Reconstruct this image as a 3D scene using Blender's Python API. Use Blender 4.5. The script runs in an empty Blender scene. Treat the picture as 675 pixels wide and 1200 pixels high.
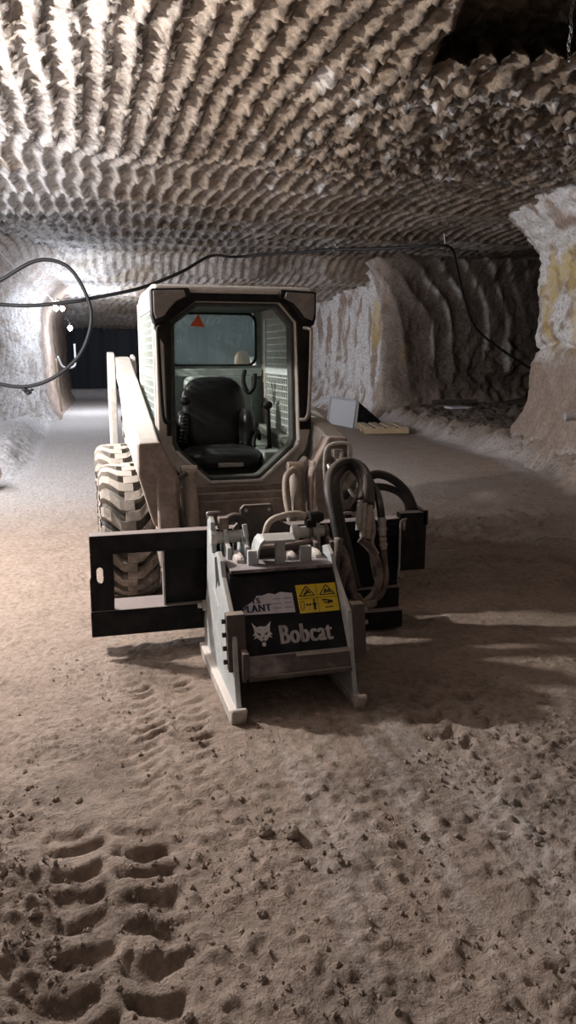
import bpy, math, random
import numpy as np
from mathutils import Vector, Matrix

random.seed(7)
SC = bpy.context.scene
COL = SC.collection
PI = math.pi

# ------------------------------------------------------------------ noise
def _hash(ix, iy, seed):
    h = (ix.astype(np.int64) * 374761393 + iy.astype(np.int64) * 668265263 + seed * 1442695041) & 0xFFFFFFFF
    h = ((h ^ (h >> 13)) * 1274126177) & 0xFFFFFFFF
    h = (h ^ (h >> 16)) & 0xFFFFFFFF
    return h.astype(np.float64) / 4294967295.0

def vnoise(x, y, seed=0):
    x = np.asarray(x, float); y = np.asarray(y, float)
    x, y = np.broadcast_arrays(x, y)
    ix = np.floor(x); iy = np.floor(y)
    fx = x - ix; fy = y - iy
    fx = fx * fx * (3 - 2 * fx); fy = fy * fy * (3 - 2 * fy)
    a = _hash(ix, iy, seed); b = _hash(ix + 1, iy, seed)
    c = _hash(ix, iy + 1, seed); d = _hash(ix + 1, iy + 1, seed)
    return (a + (b - a) * fx) * (1 - fy) + (c + (d - c) * fx) * fy

def fbm(x, y, seed=0, octs=4, gain=0.5):
    s = 0; amp = 1; tot = 0; f = 1.0
    for o in range(octs):
        s = s + amp * vnoise(x * f + o * 17.3, y * f - o * 9.1, seed + o)
        tot += amp; amp *= gain; f *= 2.03
    return s / tot

def sstep(a, b, x):
    t = np.clip((x - a) / (b - a), 0, 1)
    return t * t * (3 - 2 * t)

# ------------------------------------------------------------------ materials
class NT:
    def __init__(self, name):
        self.m = bpy.data.materials.new(name); self.m.use_nodes = True
        self.t = self.m.node_tree; self.n = self.t.nodes; self.l = self.t.links
        self.b = self.n['Principled BSDF']
    def node(self, typ, **kw):
        x = self.n.new(typ)
        for k, v in kw.items(): setattr(x, k, v)
        return x
    def coord(self):
        return self.node('ShaderNodeTexCoord').outputs['Object']
    def noise(self, scale, detail=4, rough=.6, vec=None, stretch=None):
        x = self.node('ShaderNodeTexNoise')
        x.inputs['Scale'].default_value = scale; x.inputs['Detail'].default_value = detail
        x.inputs['Roughness'].default_value = rough
        v = vec or self.coord()
        if stretch:
            mp = self.node('ShaderNodeMapping'); mp.inputs['Scale'].default_value = stretch
            self.l.new(v, mp.inputs['Vector']); v = mp.outputs['Vector']
        self.l.new(v, x.inputs['Vector'])
        return x.outputs['Fac']
    def ramp(self, fac, stops):
        r = self.node('ShaderNodeValToRGB'); e = r.color_ramp.elements
        while len(e) < len(stops): e.new(.5)
        for i, (p, c) in enumerate(stops):
            e[i].position = p
            e[i].color = (c, c, c, 1) if isinstance(c, (int, float)) else (*c, 1)
        self.l.new(fac, r.inputs['Fac'])
        return r.outputs['Color']
    def math(self, op, a, b=None, clamp=False):
        x = self.node('ShaderNodeMath', operation=op, use_clamp=clamp)
        for i, v in enumerate((a, b)):
            if v is None: continue
            if isinstance(v, (int, float)): x.inputs[i].default_value = v
            else: self.l.new(v, x.inputs[i])
        return x.outputs[0]
    def mix(self, fac, a, b):
        x = self.node('ShaderNodeMix', data_type='RGBA')
        for sock, v in ((x.inputs[0], fac), (x.inputs[6], a), (x.inputs[7], b)):
            if isinstance(v, (int, float)): sock.default_value = v
            elif isinstance(v, tuple): sock.default_value = (*v, 1)
            else: self.l.new(v, sock)
        return x.outputs[2]
    def attr(self, name):
        a = self.node('ShaderNodeAttribute'); a.attribute_name = name
        return a.outputs['Fac']
    def bump(self, fac, strength, dist=.02):
        x = self.node('ShaderNodeBump'); x.inputs['Strength'].default_value = strength
        x.inputs['Distance'].default_value = dist
        self.l.new(fac, x.inputs['Height']); self.l.new(x.outputs['Normal'], self.b.inputs['Normal'])
    def color(self, c):
        if isinstance(c, tuple): self.b.inputs['Base Color'].default_value = (*c, 1)
        else: self.l.new(c, self.b.inputs['Base Color'])
    def set(self, rough=.6, metal=0, spec=.5):
        self.b.inputs['Roughness'].default_value = rough; self.b.inputs['Metallic'].default_value = metal
        self.b.inputs['Specular IOR Level'].default_value = spec

def dusty(name, base, dust=(.46, .38, .31), up=.7, patch=.4, rough=.6, scale=6, metal=0, var=.25, bump=.1, spec=.4):
    """paint or steel with mine dust lying on upward faces and in worn patches"""
    t = NT(name)
    n1 = t.noise(scale, 5, .65); n2 = t.noise(scale * 5, 4, .6)
    v = t.ramp(n2, [(.3, 1 - var), (.7, 1.0)])
    mul = t.node('ShaderNodeMix', data_type='RGBA', blend_type='MULTIPLY')
    mul.inputs[0].default_value = 1; mul.inputs[6].default_value = (*base, 1); t.l.new(v, mul.inputs[7])
    geo = t.node('ShaderNodeNewGeometry'); sep = t.node('ShaderNodeSeparateXYZ')
    t.l.new(geo.outputs['Normal'], sep.inputs[0])
    upf = t.math('MULTIPLY', t.ramp(sep.outputs['Z'], [(.45, 0.0), (.9, 1.0)]), up)
    pf = t.math('MULTIPLY', t.ramp(n1, [(.45, 0.0), (.68, 1.0)]), patch)
    f = t.math('MAXIMUM', upf, pf, True)
    t.color(t.mix(f, mul.outputs[2], dust)); t.set(rough, metal, spec)
    if bump: t.bump(n2, bump, .01)
    return t.m

def plain(name, c, rough=.6, metal=0, spec=.5, emit=None, es=0):
    t = NT(name); t.color(c); t.set(rough, metal, spec)
    if emit:
        t.b.inputs['Emission Color'].default_value = (*emit, 1); t.b.inputs['Emission Strength'].default_value = es
    return t.m

def rockmat(name, c1, c2, saltc=(.66, .645, .645), yelc=(.50, .36, .10), darkc=(.035, .026, .022), scale=3, bump=.6):
    t = NT(name)
    n1 = t.noise(scale, 6, .65); n2 = t.noise(scale * 8, 6, .7); n3 = t.noise(scale * 30, 4, .7)
    base = t.mix(t.ramp(n1, [(.32, 0.0), (.68, 1.0)]), c1, c2)
    base = t.mix(t.ramp(n2, [(.30, .55), (.55, 0.0)]), base, tuple(x * .35 for x in c1))
    sf = t.math('MULTIPLY', t.attr('salt'), t.ramp(n2, [(.33, .15), (.55, 1.0)]), True)
    base = t.mix(sf, base, saltc)
    yf = t.math('MULTIPLY', t.attr('yel'), t.ramp(n2, [(.38, .1), (.6, 1.0)]), True)
    base = t.mix(yf, base, yelc)
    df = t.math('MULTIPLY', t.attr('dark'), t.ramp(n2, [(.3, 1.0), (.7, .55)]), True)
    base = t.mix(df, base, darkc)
    t.color(base); t.set(.9, 0, .25)
    hgt = t.math('ADD', n2, t.math('MULTIPLY', n3, .5))
    t.bump(hgt, bump, .03)
    return t.m

M = {}
M['ceiling'] = rockmat('salt_rock_ceiling', (.27, .205, .152), (.38, .305, .24), scale=2.2, bump=.7)
M['wall'] = rockmat('salt_rock_wall', (.27, .20, .16), (.38, .30, .25), scale=2.5)
M['floor'] = rockmat('dust_floor', (.30, .228, .185), (.38, .30, .248), saltc=(.60, .59, .60), scale=3.2, bump=.8)
M['white'] = dusty('dusty_white_paint', (.54, .53, .51), (.44, .40, .36), up=.35, patch=.45, rough=.55)
M['cabwhite'] = dusty('cab_cream_paint', (.50, .47, .43), (.33, .27, .22), up=.3, patch=.7, rough=.5)
M['dirty'] = dusty('dust_caked_paint', (.24, .19, .165), (.40, .34, .31), up=.3, patch=.65, rough=.8, scale=9)
M['black'] = dusty('black_steel', (.007, .007, .009), (.33, .28, .27), up=.75, patch=.05, rough=.55, scale=7, spec=.15)
M['hoodblack'] = dusty('hood_black_paint', (.012, .012, .016), (.25, .22, .21), up=0, patch=.06, rough=.5, scale=7, spec=.15)
M['cabblack'] = dusty('black_cab_trim', (.010, .010, .010), (.10, .085, .07), up=.4, patch=.15, rough=.55, spec=.15)
M['pgrey'] = dusty('planer_grey_paint', (.40, .43, .44), (.52, .48, .44), up=.6, patch=.25, rough=.5)
M['skid'] = dusty('skid_shoe_dust', (.40, .36, .33), (.62, .56, .52), up=.9, patch=.7, rough=.9, scale=12)
M['brownsteel'] = dusty('brown_steel', (.07, .055, .05), (.25, .20, .17), up=.8, patch=.25, rough=.6)
M['apron'] = dusty('dusty_apron', (.10, .085, .08), (.36, .32, .33), up=.6, patch=.9, rough=.8, scale=5)
M['rubber'] = dusty('tyre_rubber', (.045, .042, .04), (.50, .45, .40), up=.5, patch=.3, rough=.9, scale=9)
M['lug'] = dusty('tyre_lug_dust', (.22, .20, .18), (.46, .41, .365), up=.8, patch=.85, rough=.9, scale=10)
M['rim'] = dusty('rim_paint', (.45, .42, .38), (.5, .42, .35), up=.5, patch=.7)
M['hose'] = dusty('rubber_hose', (.012, .0115, .0115), (.17, .14, .125), up=.6, patch=.2, rough=.55, scale=8)
M['hosedust'] = dusty('dusty_rubber_hose', (.10, .08, .07), (.33, .26, .22), up=.6, patch=.8, rough=.8, scale=10)
M['fitting'] = dusty('hose_fitting_steel', (.42, .40, .38), (.34, .27, .22), up=.4, patch=.5, rough=.4, metal=.5)
M['cylinder'] = dusty('cylinder_paint', (.36, .30, .25), (.50, .43, .38), up=.3, patch=.6, rough=.6, scale=10)
M['vinyl'] = dusty('black_vinyl', (.008, .009, .010), (.09, .10, .10), up=.3, patch=.08, rough=.36, var=.1, bump=.03)
M['interior'] = dusty('cab_interior_grey_green', (.30, .37, .345), (.34, .37, .335), up=.4, patch=.4, rough=.7)
M['innerdark'] = dusty('cab_interior_dark', (.05, .058, .055), (.16, .16, .14), up=.6, patch=.3, rough=.7)
M['screen'] = dusty('screen_paint', (.62, .70, .66), (.6, .62, .57), up=.3, patch=.3, rough=.6)
M['lens'] = dusty('dusty_lamp_lens', (.20, .18, .17), (.28, .25, .23), up=.2, patch=.7, rough=.35, scale=14)
M['greenbody'] = dusty('green_grey_body', (.24, .29, .25), (.42, .41, .36), up=.5, patch=.4)
M['orange'] = plain('beacon_orange', (.75, .30, .06), .35)
M['redsign'] = plain('sign_orange_red', (.75, .10, .02), .5)
M['ink'] = plain('sign_black', (.012, .012, .012), .5)
M['cable'] = plain('black_cable', (.02, .02, .022), .5)
M['wire'] = plain('pale_wire', (.55, .55, .57), .5)
M['galv'] = plain('galvanised_steel', (.45, .45, .46), .4, .8)
M['lampglow'] = plain('lamp_glow', (1, 1, 1), .5, emit=(.82, .9, 1.0), es=60)
M['curtain'] = plain('curtain_dark_blue', (.018, .021, .030), .75)
M['wood'] = dusty('pale_timber', (.42, .31, .19), (.5, .42, .34), up=.5, patch=.5, rough=.8)
M['bucketgrey'] = dusty('grey_sheet_steel', (.38, .39, .41), (.4, .34, .3), up=.2, patch=.4, rough=.5)
M['stone'] = rockmat('loose_stone', (.34, .27, .225), (.45, .38, .33), scale=9)
M['gravel'] = rockmat('floor_gravel', (.31, .24, .195), (.40, .32, .265), scale=9)
M['whitetext'] = plain('worn_white_print', (.60, .58, .60), .6)
M['yellow'] = dusty('yellow_sticker', (.72, .52, .03), (.5, .42, .3), up=0, patch=.2, rough=.5, bump=0)
M['hirewhite'] = dusty('white_sticker', (.60, .58, .64), (.45, .40, .40), up=0, patch=.3, rough=.6, bump=0)
M['navy'] = plain('navy_print', (.02, .02, .07), .6)
M['label'] = dusty('pale_label', (.5, .46, .42), (.25, .2, .16), up=0, patch=.6, scale=30, bump=0)
# dirty rear glass
t = NT('dirty_glass'); g = t.noise(3.5, 5, .6); s = t.noise(4, 4, .6, stretch=(5, 5, .6))
fa = t.math('MULTIPLY', t.ramp(g, [(.35, .22), (.7, .6)]), t.ramp(s, [(.3, .75), (.7, 1.0)]))
t.color((.34, .40, .40)); t.set(.35, 0, .5)
tr = t.node('ShaderNodeBsdfTransparent'); mx = t.node('ShaderNodeMixShader')
tr.inputs['Color'].default_value = (.8, .9, .9, 1)
tl = t.node('ShaderNodeBsdfTranslucent'); tl.inputs['Color'].default_value = (.32, .38, .38, 1); m2 = t.node('ShaderNodeMixShader'); m2.inputs[0].default_value = .5
t.l.new(t.b.outputs[0], m2.inputs[1]); t.l.new(tl.outputs[0], m2.inputs[2])
t.l.new(fa, mx.inputs[0]); t.l.new(tr.outputs[0], mx.inputs[1]); t.l.new(m2.outputs[0], mx.inputs[2])
t.l.new(mx.outputs[0], t.n['Material Output'].inputs['Surface'])
M['glass'] = t.m

# ------------------------------------------------------------------ mesh builder
class MB:
    def __init__(self): self.v = []; self.f = []
    def add(self, vs, fs, mat=None):
        o = len(self.v)
        if mat is not None: vs = [tuple(mat @ Vector(p)) for p in vs]
        self.v += [tuple(p) for p in vs]; self.f += [tuple(i + o for i in f) for f in fs]
        return self
    def box(self, x0, x1, y0, y1, z0, z1, mat=None):
        vs = [(x, y, z) for z in (z0, z1) for y in (y0, y1) for x in (x0, x1)]
        return self.add(vs, [(0, 2, 3, 1), (4, 5, 7, 6), (0, 1, 5, 4), (2, 6, 7, 3), (0, 4, 6, 2), (1, 3, 7, 5)], mat)
    def prism(self, poly, axis, a0, a1, mat=None):
        def P(p, a): return {'X': (a, p[0], p[1]), 'Y': (p[0], a, p[1]), 'Z': (p[0], p[1], a)}[axis]
        n = len(poly)
        vs = [P(p, a0) for p in poly] + [P(p, a1) for p in poly]
        fs = [tuple(range(n))[::-1], tuple(range(n, 2 * n))]
        fs += [(i, (i + 1) % n, n + (i + 1) % n, n + i) for i in range(n)]
        return self.add(vs, fs, mat)
    def ring(self, outer, inner, axis, a0, a1):
        def P(p, a): return {'X': (a, p[0], p[1]), 'Y': (p[0], a, p[1]), 'Z': (p[0], p[1], a)}[axis]
        n = len(outer)
        vs = [P(p, a0) for p in outer] + [P(p, a0) for p in inner] + [P(p, a1) for p in outer] + [P(p, a1) for p in inner]
        fs = []
        for i in range(n):
            j = (i + 1) % n
            fs += [(i, j, n + j, n + i), (2 * n + i, 3 * n + i, 3 * n + j, 2 * n + j), (i, 2 * n + i, 2 * n + j, j), (n + i, n + j, 3 * n + j, 3 * n + i)]
        return self.add(vs, fs)
    def cyl(self, p0, p1, r0, r1=None, n=16):
        r1 = r0 if r1 is None else r1
        a = Vector(p0); b = Vector(p1); d = (b - a).normalized()
        u = d.orthogonal().normalized(); w = d.cross(u)
        vs = []
        for c, r in ((a, r0), (b, r1)):
            vs += [c + (u * math.cos(k * 2 * PI / n) + w * math.sin(k * 2 * PI / n)) * r for k in range(n)]
        fs = [tuple(range(n))[::-1], tuple(range(n, 2 * n))] + [(i, (i + 1) % n, n + (i + 1) % n, n + i) for i in range(n)]
        return self.add(vs, fs)
    def tube(self, pts, r, n=10, sub=6, closed=False):
        P = [Vector(p) for p in pts]; q = []
        m = len(P)
        if sub > 1:
            for i in range(m - 1 if not closed else m):
                if closed: p0, p1, p2, p3 = P[i - 1], P[i], P[(i + 1) % m], P[(i + 2) % m]
                else: p0, p1, p2, p3 = P[max(i - 1, 0)], P[i], P[i + 1], P[min(i + 2, m - 1)]
                for k in range(sub):
                    s = k / sub
                    q.append(.5 * ((2 * p1) + (p2 - p0) * s + (2 * p0 - 5 * p1 + 4 * p2 - p3) * s * s + (3 * p1 - p0 - 3 * p2 + p3) * s ** 3))
            if not closed: q.append(P[-1])
        else: q = P
        vs = []; L = len(q); u = None
        for i in range(L):
            if closed: d = (q[(i + 1) % L] - q[i - 1]).normalized()
            else: d = (q[min(i + 1, L - 1)] - q[max(i - 1, 0)]).normalized()
            u = d.orthogonal().normalized() if u is None else (u - d * u.dot(d)).normalized()
            w = d.cross(u)
            vs += [q[i] + (u * math.cos(k * 2 * PI / n) + w * math.sin(k * 2 * PI / n)) * r for k in range(n)]
        fs = []
        for i in range(L if closed else L - 1):
            j = (i + 1) % L
            for k in range(n): fs.append((i * n + k, i * n + (k + 1) % n, j * n + (k + 1) % n, j * n + k))
        if not closed: fs += [tuple(range(n))[::-1], tuple(range((L - 1) * n, L * n))]
        return self.add(vs, fs)
    def ball(self, c, r, nu=16, nv=10, mat=None, zmin=-1, power=1):
        if not hasattr(r, '__len__'): r = (r, r, r)
        vs = []; fs = []
        sp = lambda t: math.copysign(abs(t) ** power, t)
        for i in range(nv + 1):
            ph = -PI / 2 + PI * i / nv
            for k in range(nu):
                th = 2 * PI * k / nu
                vs.append((c[0] + r[0] * sp(math.cos(ph)) * sp(math.cos(th)), c[1] + r[1] * sp(math.cos(ph)) * sp(math.sin(th)), c[2] + r[2] * max(zmin, sp(math.sin(ph)))))
        for i in range(nv):
            for k in range(nu): fs.append((i * nu + k, i * nu + (k + 1) % nu, (i + 1) * nu + (k + 1) % nu, (i + 1) * nu + k))
        return self.add(vs, fs, mat)
    def lathe(self, prof, c, n=48):
        """prof = (x, r) pairs turned about the X axis through c"""
        vs = []; m = len(prof); fs = []
        for k in range(n):
            a = 2 * PI * k / n
            vs += [(c[0] + x, c[1] - r * math.cos(a), c[2] + r * math.sin(a)) for x, r in prof]
        for k in range(n):
            j = (k + 1) % n
            for i in range(m - 1): fs.append((k * m + i, k * m + i + 1, j * m + i + 1, j * m + i))
        return self.add(vs, fs)
    def build(self, name, mat, parent=None, bevel=0, smooth=False, segs=2):
        me = bpy.data.meshes.new(name); me.from_pydata(self.v, [], self.f)
        me.update()
        import bmesh
        b = bmesh.new(); b.from_mesh(me); bmesh.ops.recalc_face_normals(b, faces=b.faces); b.to_mesh(me); b.free()
        me.materials.append(M[mat] if isinstance(mat, str) else mat)
        o = bpy.data.objects.new(name, me); COL.objects.link(o)
        if smooth:
            me.polygons.foreach_set('use_smooth', [True] * len(me.polygons))
        if bevel:
            md = o.modifiers.new('bevel', 'BEVEL'); md.width = bevel; md.segments = segs
            md.limit_method = 'ANGLE'; md.angle_limit = math.radians(40)
        attach(o, parent)
        return o

ROOTLOC = {}
def attach(o, parent):
    if parent is not None:
        o.parent = parent
        if parent.name in ROOTLOC:
            L = ROOTLOC[parent.name]; o.location = (o.location[0] - L[0], o.location[1] - L[1], o.location[2] - L[2])

def thing(name, label, cat, loc, group=None):
    o = bpy.data.objects.new(name, None); COL.objects.link(o); o.location = loc
    o.empty_display_size = .2; ROOTLOC[o.name] = loc
    return tag(o, label, cat, group)

def tag(o, label, cat, group=None, kind=None):
    o['label'] = label; o['category'] = cat
    if group: o['group'] = group
    if kind: o['kind'] = kind
    return o

def struct(o):
    o['kind'] = 'structure'; return o

def grid_mesh(name, X, Y, Z, mat, attrs, flip=False):
    """a rock sheet from 2-D arrays of positions, with pigment attributes per vertex"""
    nr, nc = X.shape
    co = np.stack([X, Y, Z], -1).reshape(-1, 3).astype(np.float32)
    idx = np.arange(nr * nc).reshape(nr, nc)
    q = np.stack([idx[:-1, :-1], idx[:-1, 1:], idx[1:, 1:], idx[1:, :-1]], -1).reshape(-1, 4)
    if flip: q = q[:, ::-1]
    me = bpy.data.meshes.new(name)
    me.vertices.add(len(co)); me.vertices.foreach_set('co', co.ravel())
    me.loops.add(q.size); me.loops.foreach_set('vertex_index', q.ravel().astype(np.int32))
    me.polygons.add(len(q))
    me.polygons.foreach_set('loop_start', np.arange(0, q.size, 4, dtype=np.int32))
    me.polygons.foreach_set('use_smooth', np.ones(len(q), bool))
    me.update(calc_edges=True)
    for k in ('salt', 'yel', 'dark'):
        a = me.attributes.new(k, 'FLOAT', 'POINT')
        v = attrs.get(k); v = np.zeros(nr * nc) if v is None else np.clip(np.broadcast_to(v, (nr, nc)), 0, 1).ravel()
        a.data.foreach_set('value', v.astype(np.float32))
    me.materials.append(M[mat])
    o = bpy.data.objects.new(name, me); COL.objects.link(o)
    return o

def steps(segs):
    out = []
    for a, b, d in segs: out += list(np.arange(a, b, d))
    out.append(segs[-1][1]); return np.array(out)

# ------------------------------------------------------------------ the setting
EDGE_Y = [-8, 2.8, 5.85, 7.3, 9.1, 13.2, 20, 30]
EDGE_X = [3.9, 4.55, 5.45, 5.5, 5.7, 6.15, 6.6, 6.9]

def lug_print(x, y, cx, y0, period, side, tilt=.07):
    """depth mask of one column of tyre lug prints pressed in the dust, running along Y"""
    u = (x - cx) * side
    yy = (y + tilt * np.sin(np.clip(u / .15, 0, 1) * PI * .8) - y0) / period
    rid = np.floor(yy)
    yy = yy + .22 * (_hash(rid, rid * 0 + side, 3) - .5) * (np.abs(yy - rid - .5) < .5)
    fr = yy - np.floor(yy)
    m = sstep(.28, .52, fr) * (1 - sstep(.70, .98, fr))
    m = m * sstep(-.03, .015, u) * (1 - sstep(.13, .185, u))
    return m * (.55 + .6 * _hash(rid, rid * 0 + side, 8))

def floor_h(x, y):
    h = (fbm(x * .9, y * .9, 3, 4) - .5) * .05
    near = 1 - sstep(1.5, 5, y)
    h = h + near * (np.clip(fbm(x * 34, y * 34, 15, 3) - .58, 0, 1) * .045 * sstep(.4, .6, fbm(x * 2.3, y * 2.3, 18, 3)) + (fbm(x * 60, y * 60, 16, 2) - .5) * .003)
    h = h + (fbm(x * 7, y * 7, 11, 4) - .5) * .026 * (.4 + .6 * near)
    rough = sstep(.48, .72, fbm(x * 1.1 + 4, y * 1.1, 21, 3))
    rough = np.maximum(rough, (1 - sstep(-1.12, -.98, x)) * (1 - sstep(-2.6, -1.9, y)))
    rough = np.maximum(rough, sstep(.15, .5, x) * (1 - sstep(-2.6, -1.6, y)) * .9)
    lump = fbm(x * 22, y * 22, 31, 3)
    h = h + rough * near * (np.clip(lump - .5, 0, 1) * .07 + np.clip(fbm(x * 45, y * 45, 37, 2) - .5, 0, 1) * .04)
    cn = vnoise(x * 26, y * 26, 38); cn2 = vnoise(x * 48, y * 48, 39)
    clod = np.clip(cn - .62, 0, 1) ** .7 * .030 + np.clip(cn2 - .60, 0, 1) ** .7 * .018
    inpr = np.exp(-((x + .90) / .20) ** 4)
    fz = (1 - sstep(-2.5, -1.7, y)) * sstep(.38, .58, fbm(x * 1.6, y * 1.6, 40, 3) + .16 * (x < -1.1) + .12 * (x > .2)) * (1 - .8 * inpr)
    fz = np.maximum(fz, sstep(1.6, 2.2, x) * (1 - sstep(2.8, 4.0, x)) * sstep(-1, 0, y) * (1 - sstep(2, 3, y)))
    h = h + fz * clod
    # scrape marks along the drive
    sc = sstep(-.35, -.15, x) * (1 - sstep(.35, .7, x)) * (1 - sstep(-1.6, -.9, y))
    h = h + sc * (fbm(x * 30, y * 1.5, 41, 3) - .5) * .014
    # fresh lug prints
    wob = .015 * np.sin(y * 5) + (fbm(x * 11, y * 11, 51, 3) - .5) * .05
    tr = np.maximum(lug_print(x + wob * 1.5, y + wob * 1.5, -.925, .02, .122, -1, .03), lug_print(x + wob * 1.5, y + wob * 1.5, -.875, .075, .122, 1, .035))
    fade = (1 - sstep(-2.65, -2.25, y))
    h = h - tr * fade * .045 * (.55 + .9 * fbm(x * 9, y * 9, 57, 2)) + fade * .014 * np.exp(-((x + .915) / .16) ** 4)
    h = h + .05 * fade * np.exp(-((x + 1.22) / .09) ** 2) * (.5 + fbm(x * 9, y * 9, 5, 3))
    # older faint prints
    old = np.maximum(lug_print(x + wob * 2, y + wob, -.66, .0, .085, -1), lug_print(x + wob * 2, y + wob, -.62, .04, .085, 1))
    h = h - old * .03 * sstep(-2.4, -2.1, y) * (1 - sstep(-.9, -.4, y)) * fbm(x * 4, y * 4, 61, 2)
    old = np.maximum(lug_print(x + wob * 2, y, .62, .0, .14, -1), lug_print(x + wob * 2, y, .66, .05, .14, 1))
    h = h - old * .028 * sstep(-2.3, -2.1, y) * (1 - sstep(-1.6, -1.2, y))
    h = h * (1 - .6 * sstep(3, 8, y))
    # muck bank along the right side and the heap filling the crosscut
    ex = np.interp(y, EDGE_Y, EDGE_X) + (fbm(y * .8, x * 0, 71, 3) - .5) * .5
    d = x - ex
    h = h + .28 * sstep(0, .5, d) + .035 * np.clip(d - .3, 0, 4) + sstep(0, .3, d) * ((fbm(x * 4, y * 4, 81, 4) - .5) * .22 + np.clip(fbm(x * 9, y * 9, 83, 3) - .5, 0, 1) * .25)
    # spoil strip under the left rib
    l = -1.62 - x + (fbm(y * 1.1, x * 0 + 3, 91, 3) - .5) * .3
    lm = sstep(5.5, 7, y)
    h = h + lm * (sstep(0, .5, l) * .22 + sstep(0, .2, l) * (fbm(x * 7, y * 7, 93, 3) - .5) * .12)
    h = h + .34 * np.exp(-((y - 25.2) / .5) ** 2) * (x < 5)
    return h

fx = steps([(-9, -2.2, .14), (-2.2, 2.2, .0125), (2.2, 4, .035), (4, 9, .05), (9, 17, .2)])
fy = steps([(-7, -3.9, .1), (-3.9, -1.2, .011), (-1.2, 1, .02), (1, 6, .035), (6, 16, .06), (16, 34, .2)])
Xf, Yf = np.meshgrid(fx, fy)
Zf = floor_h(Xf, Yf)
exf = np.interp(Yf, EDGE_Y, EDGE_X)
salt_lightf = .7 * (1 - sstep(1.0, 5.0, Xf)) * sstep(2.0, 5.0, Yf) + .9 * sstep(-1.5, -1.9, Xf) * sstep(5, 7, Yf)  # whitening of the left drive floor stands in for lamp light on it
salt_lightf = salt_lightf + .5 * (1 - sstep(.1, .35, np.abs(Xf - exf - .05))) * sstep(3, 5, Yf) + sstep(23.5, 24.5, Yf) * .8
salt_lightf = salt_lightf + .15 * (1 - sstep(-2.4, -1.4, Yf)) * sstep(.0, .6, Xf)
salt_lightf = salt_lightf + .2 * sstep(.45, .7, fbm(Xf * 16, Yf * 1.1, 401, 3)) * sstep(-.5, -.2, Xf) * (1 - sstep(.5, .9, Xf)) * (1 - sstep(-2.0, -1.2, Yf))
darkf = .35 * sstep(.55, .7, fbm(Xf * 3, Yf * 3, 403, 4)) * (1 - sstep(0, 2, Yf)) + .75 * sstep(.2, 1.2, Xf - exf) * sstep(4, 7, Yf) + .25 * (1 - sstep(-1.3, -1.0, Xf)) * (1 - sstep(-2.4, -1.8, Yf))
struct(grid_mesh('floor', Xf, Yf, Zf, 'floor', {'salt': salt_lightf, 'dark': darkf}))

# ---- ceiling: parallel cutter grooves along the drive
def recess(x, y):
    a = (x - 1.713) * .965 + (y - .82) * -.26; b = (x - 1.713) * -.42 + (y - .82) * -.907
    jag = (fbm(x * 5, y * 5, 59, 2) - .5) * .08
    return sstep(-.02, .05, a + jag) * sstep(-.02, .05, b + jag)
def ceil_z(x, y):
    z = 3.72 + (fbm(x * .5, y * .5, 7, 3) - .5) * .22
    row = np.floor((y + .25 * (fbm(x * 1.0, y * 0, 13, 2) - .5) - 4.15) / 1.25)
    far = sstep(3.8, 4.3, y)
    ph = far * (_hash(row, row * 0, 5) - .5) * .9
    xs = x + .045 * (fbm(y * 1.2, x * .8, 17, 3) - .5) * 2 + ph * .25 + far * .05 * np.sin((y - 4.15) / 1.25 * PI) ** 2
    per = .212
    tt = xs / per; fr = tt - np.floor(tt); gi = np.floor(tt)
    hh = _hash(gi, gi * 0, 9)
    z = z + (.035 + .035 * far * (1 - sstep(9, 12, y))) * (1 - (2 * fr - 1) ** 2)
    br = sstep(.9, 1.8, x) * (1 - sstep(4.5, 6, x)) * sstep(.3, 1.2, y) * (1 - sstep(4, 5.5, y))
    wd = .30 + .10 * hh
    rid = sstep(.0, .10, fr) * (1 - sstep(wd, wd + .16, fr))
    lump = fbm(x * 13, y * 13 + gi * 3.7, 23, 3)
    big = fbm(x * 3, y * 5 + gi * 1.7, 25, 2)
    z = z - rid * (.012 + np.clip(lump - .33, 0, 1) * .14 * (.4 + big) * (1 - .65 * far))
    z = z - (1 - rid) * np.clip(fbm(x * 16, y * 5, 29, 2) - .62, 0, 1) * .09 * (1 - .6 * far)
    z = z + (fbm(x * 34, y * 34, 33, 3) - .5) * .022
    yr = (y + .25 * (fbm(x * 1.0, y * 0, 13, 2) - .5) - 4.15) / 1.25
    fy_ = yr - np.floor(yr); tc = np.exp(-(np.minimum(fy_, 1 - fy_) / .07) ** 2)
    z = z - far * tc * .05 * (.3 + fbm(x * 9, y * 9, 43, 3))
    # broken, blocky patch
    br = sstep(.9, 1.8, x) * (1 - sstep(4.5, 6, x)) * sstep(.3, 1.2, y) * (1 - sstep(4, 5.5, y))
    blk = vnoise(x * 7, y * 7, 47)
    z = z - br * (np.round(blk * 4) / 4 * .06 + (fbm(x * 12, y * 12, 53, 4) - .5) * .16)
    z = z + recess(x, y) * .45                        # stepped recess in the roof above the right front
    # roof drops in two benches farther in
    yb = y + (fbm(x * .7, y * 0 + 2, 63, 2) - .5) * .8 - .03 * (x - 1)
    z = z + .14 * sstep(9, 12.5, yb) - .52 * sstep(13.2, 14.6, yb)
    lft = 1 - sstep(4.0, 6.2, x)
    z = z - lft * (.62 * sstep(20, 25.5, y)) 
    z = z - .1 * sstep(17, 18, yb)
    return z

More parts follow.
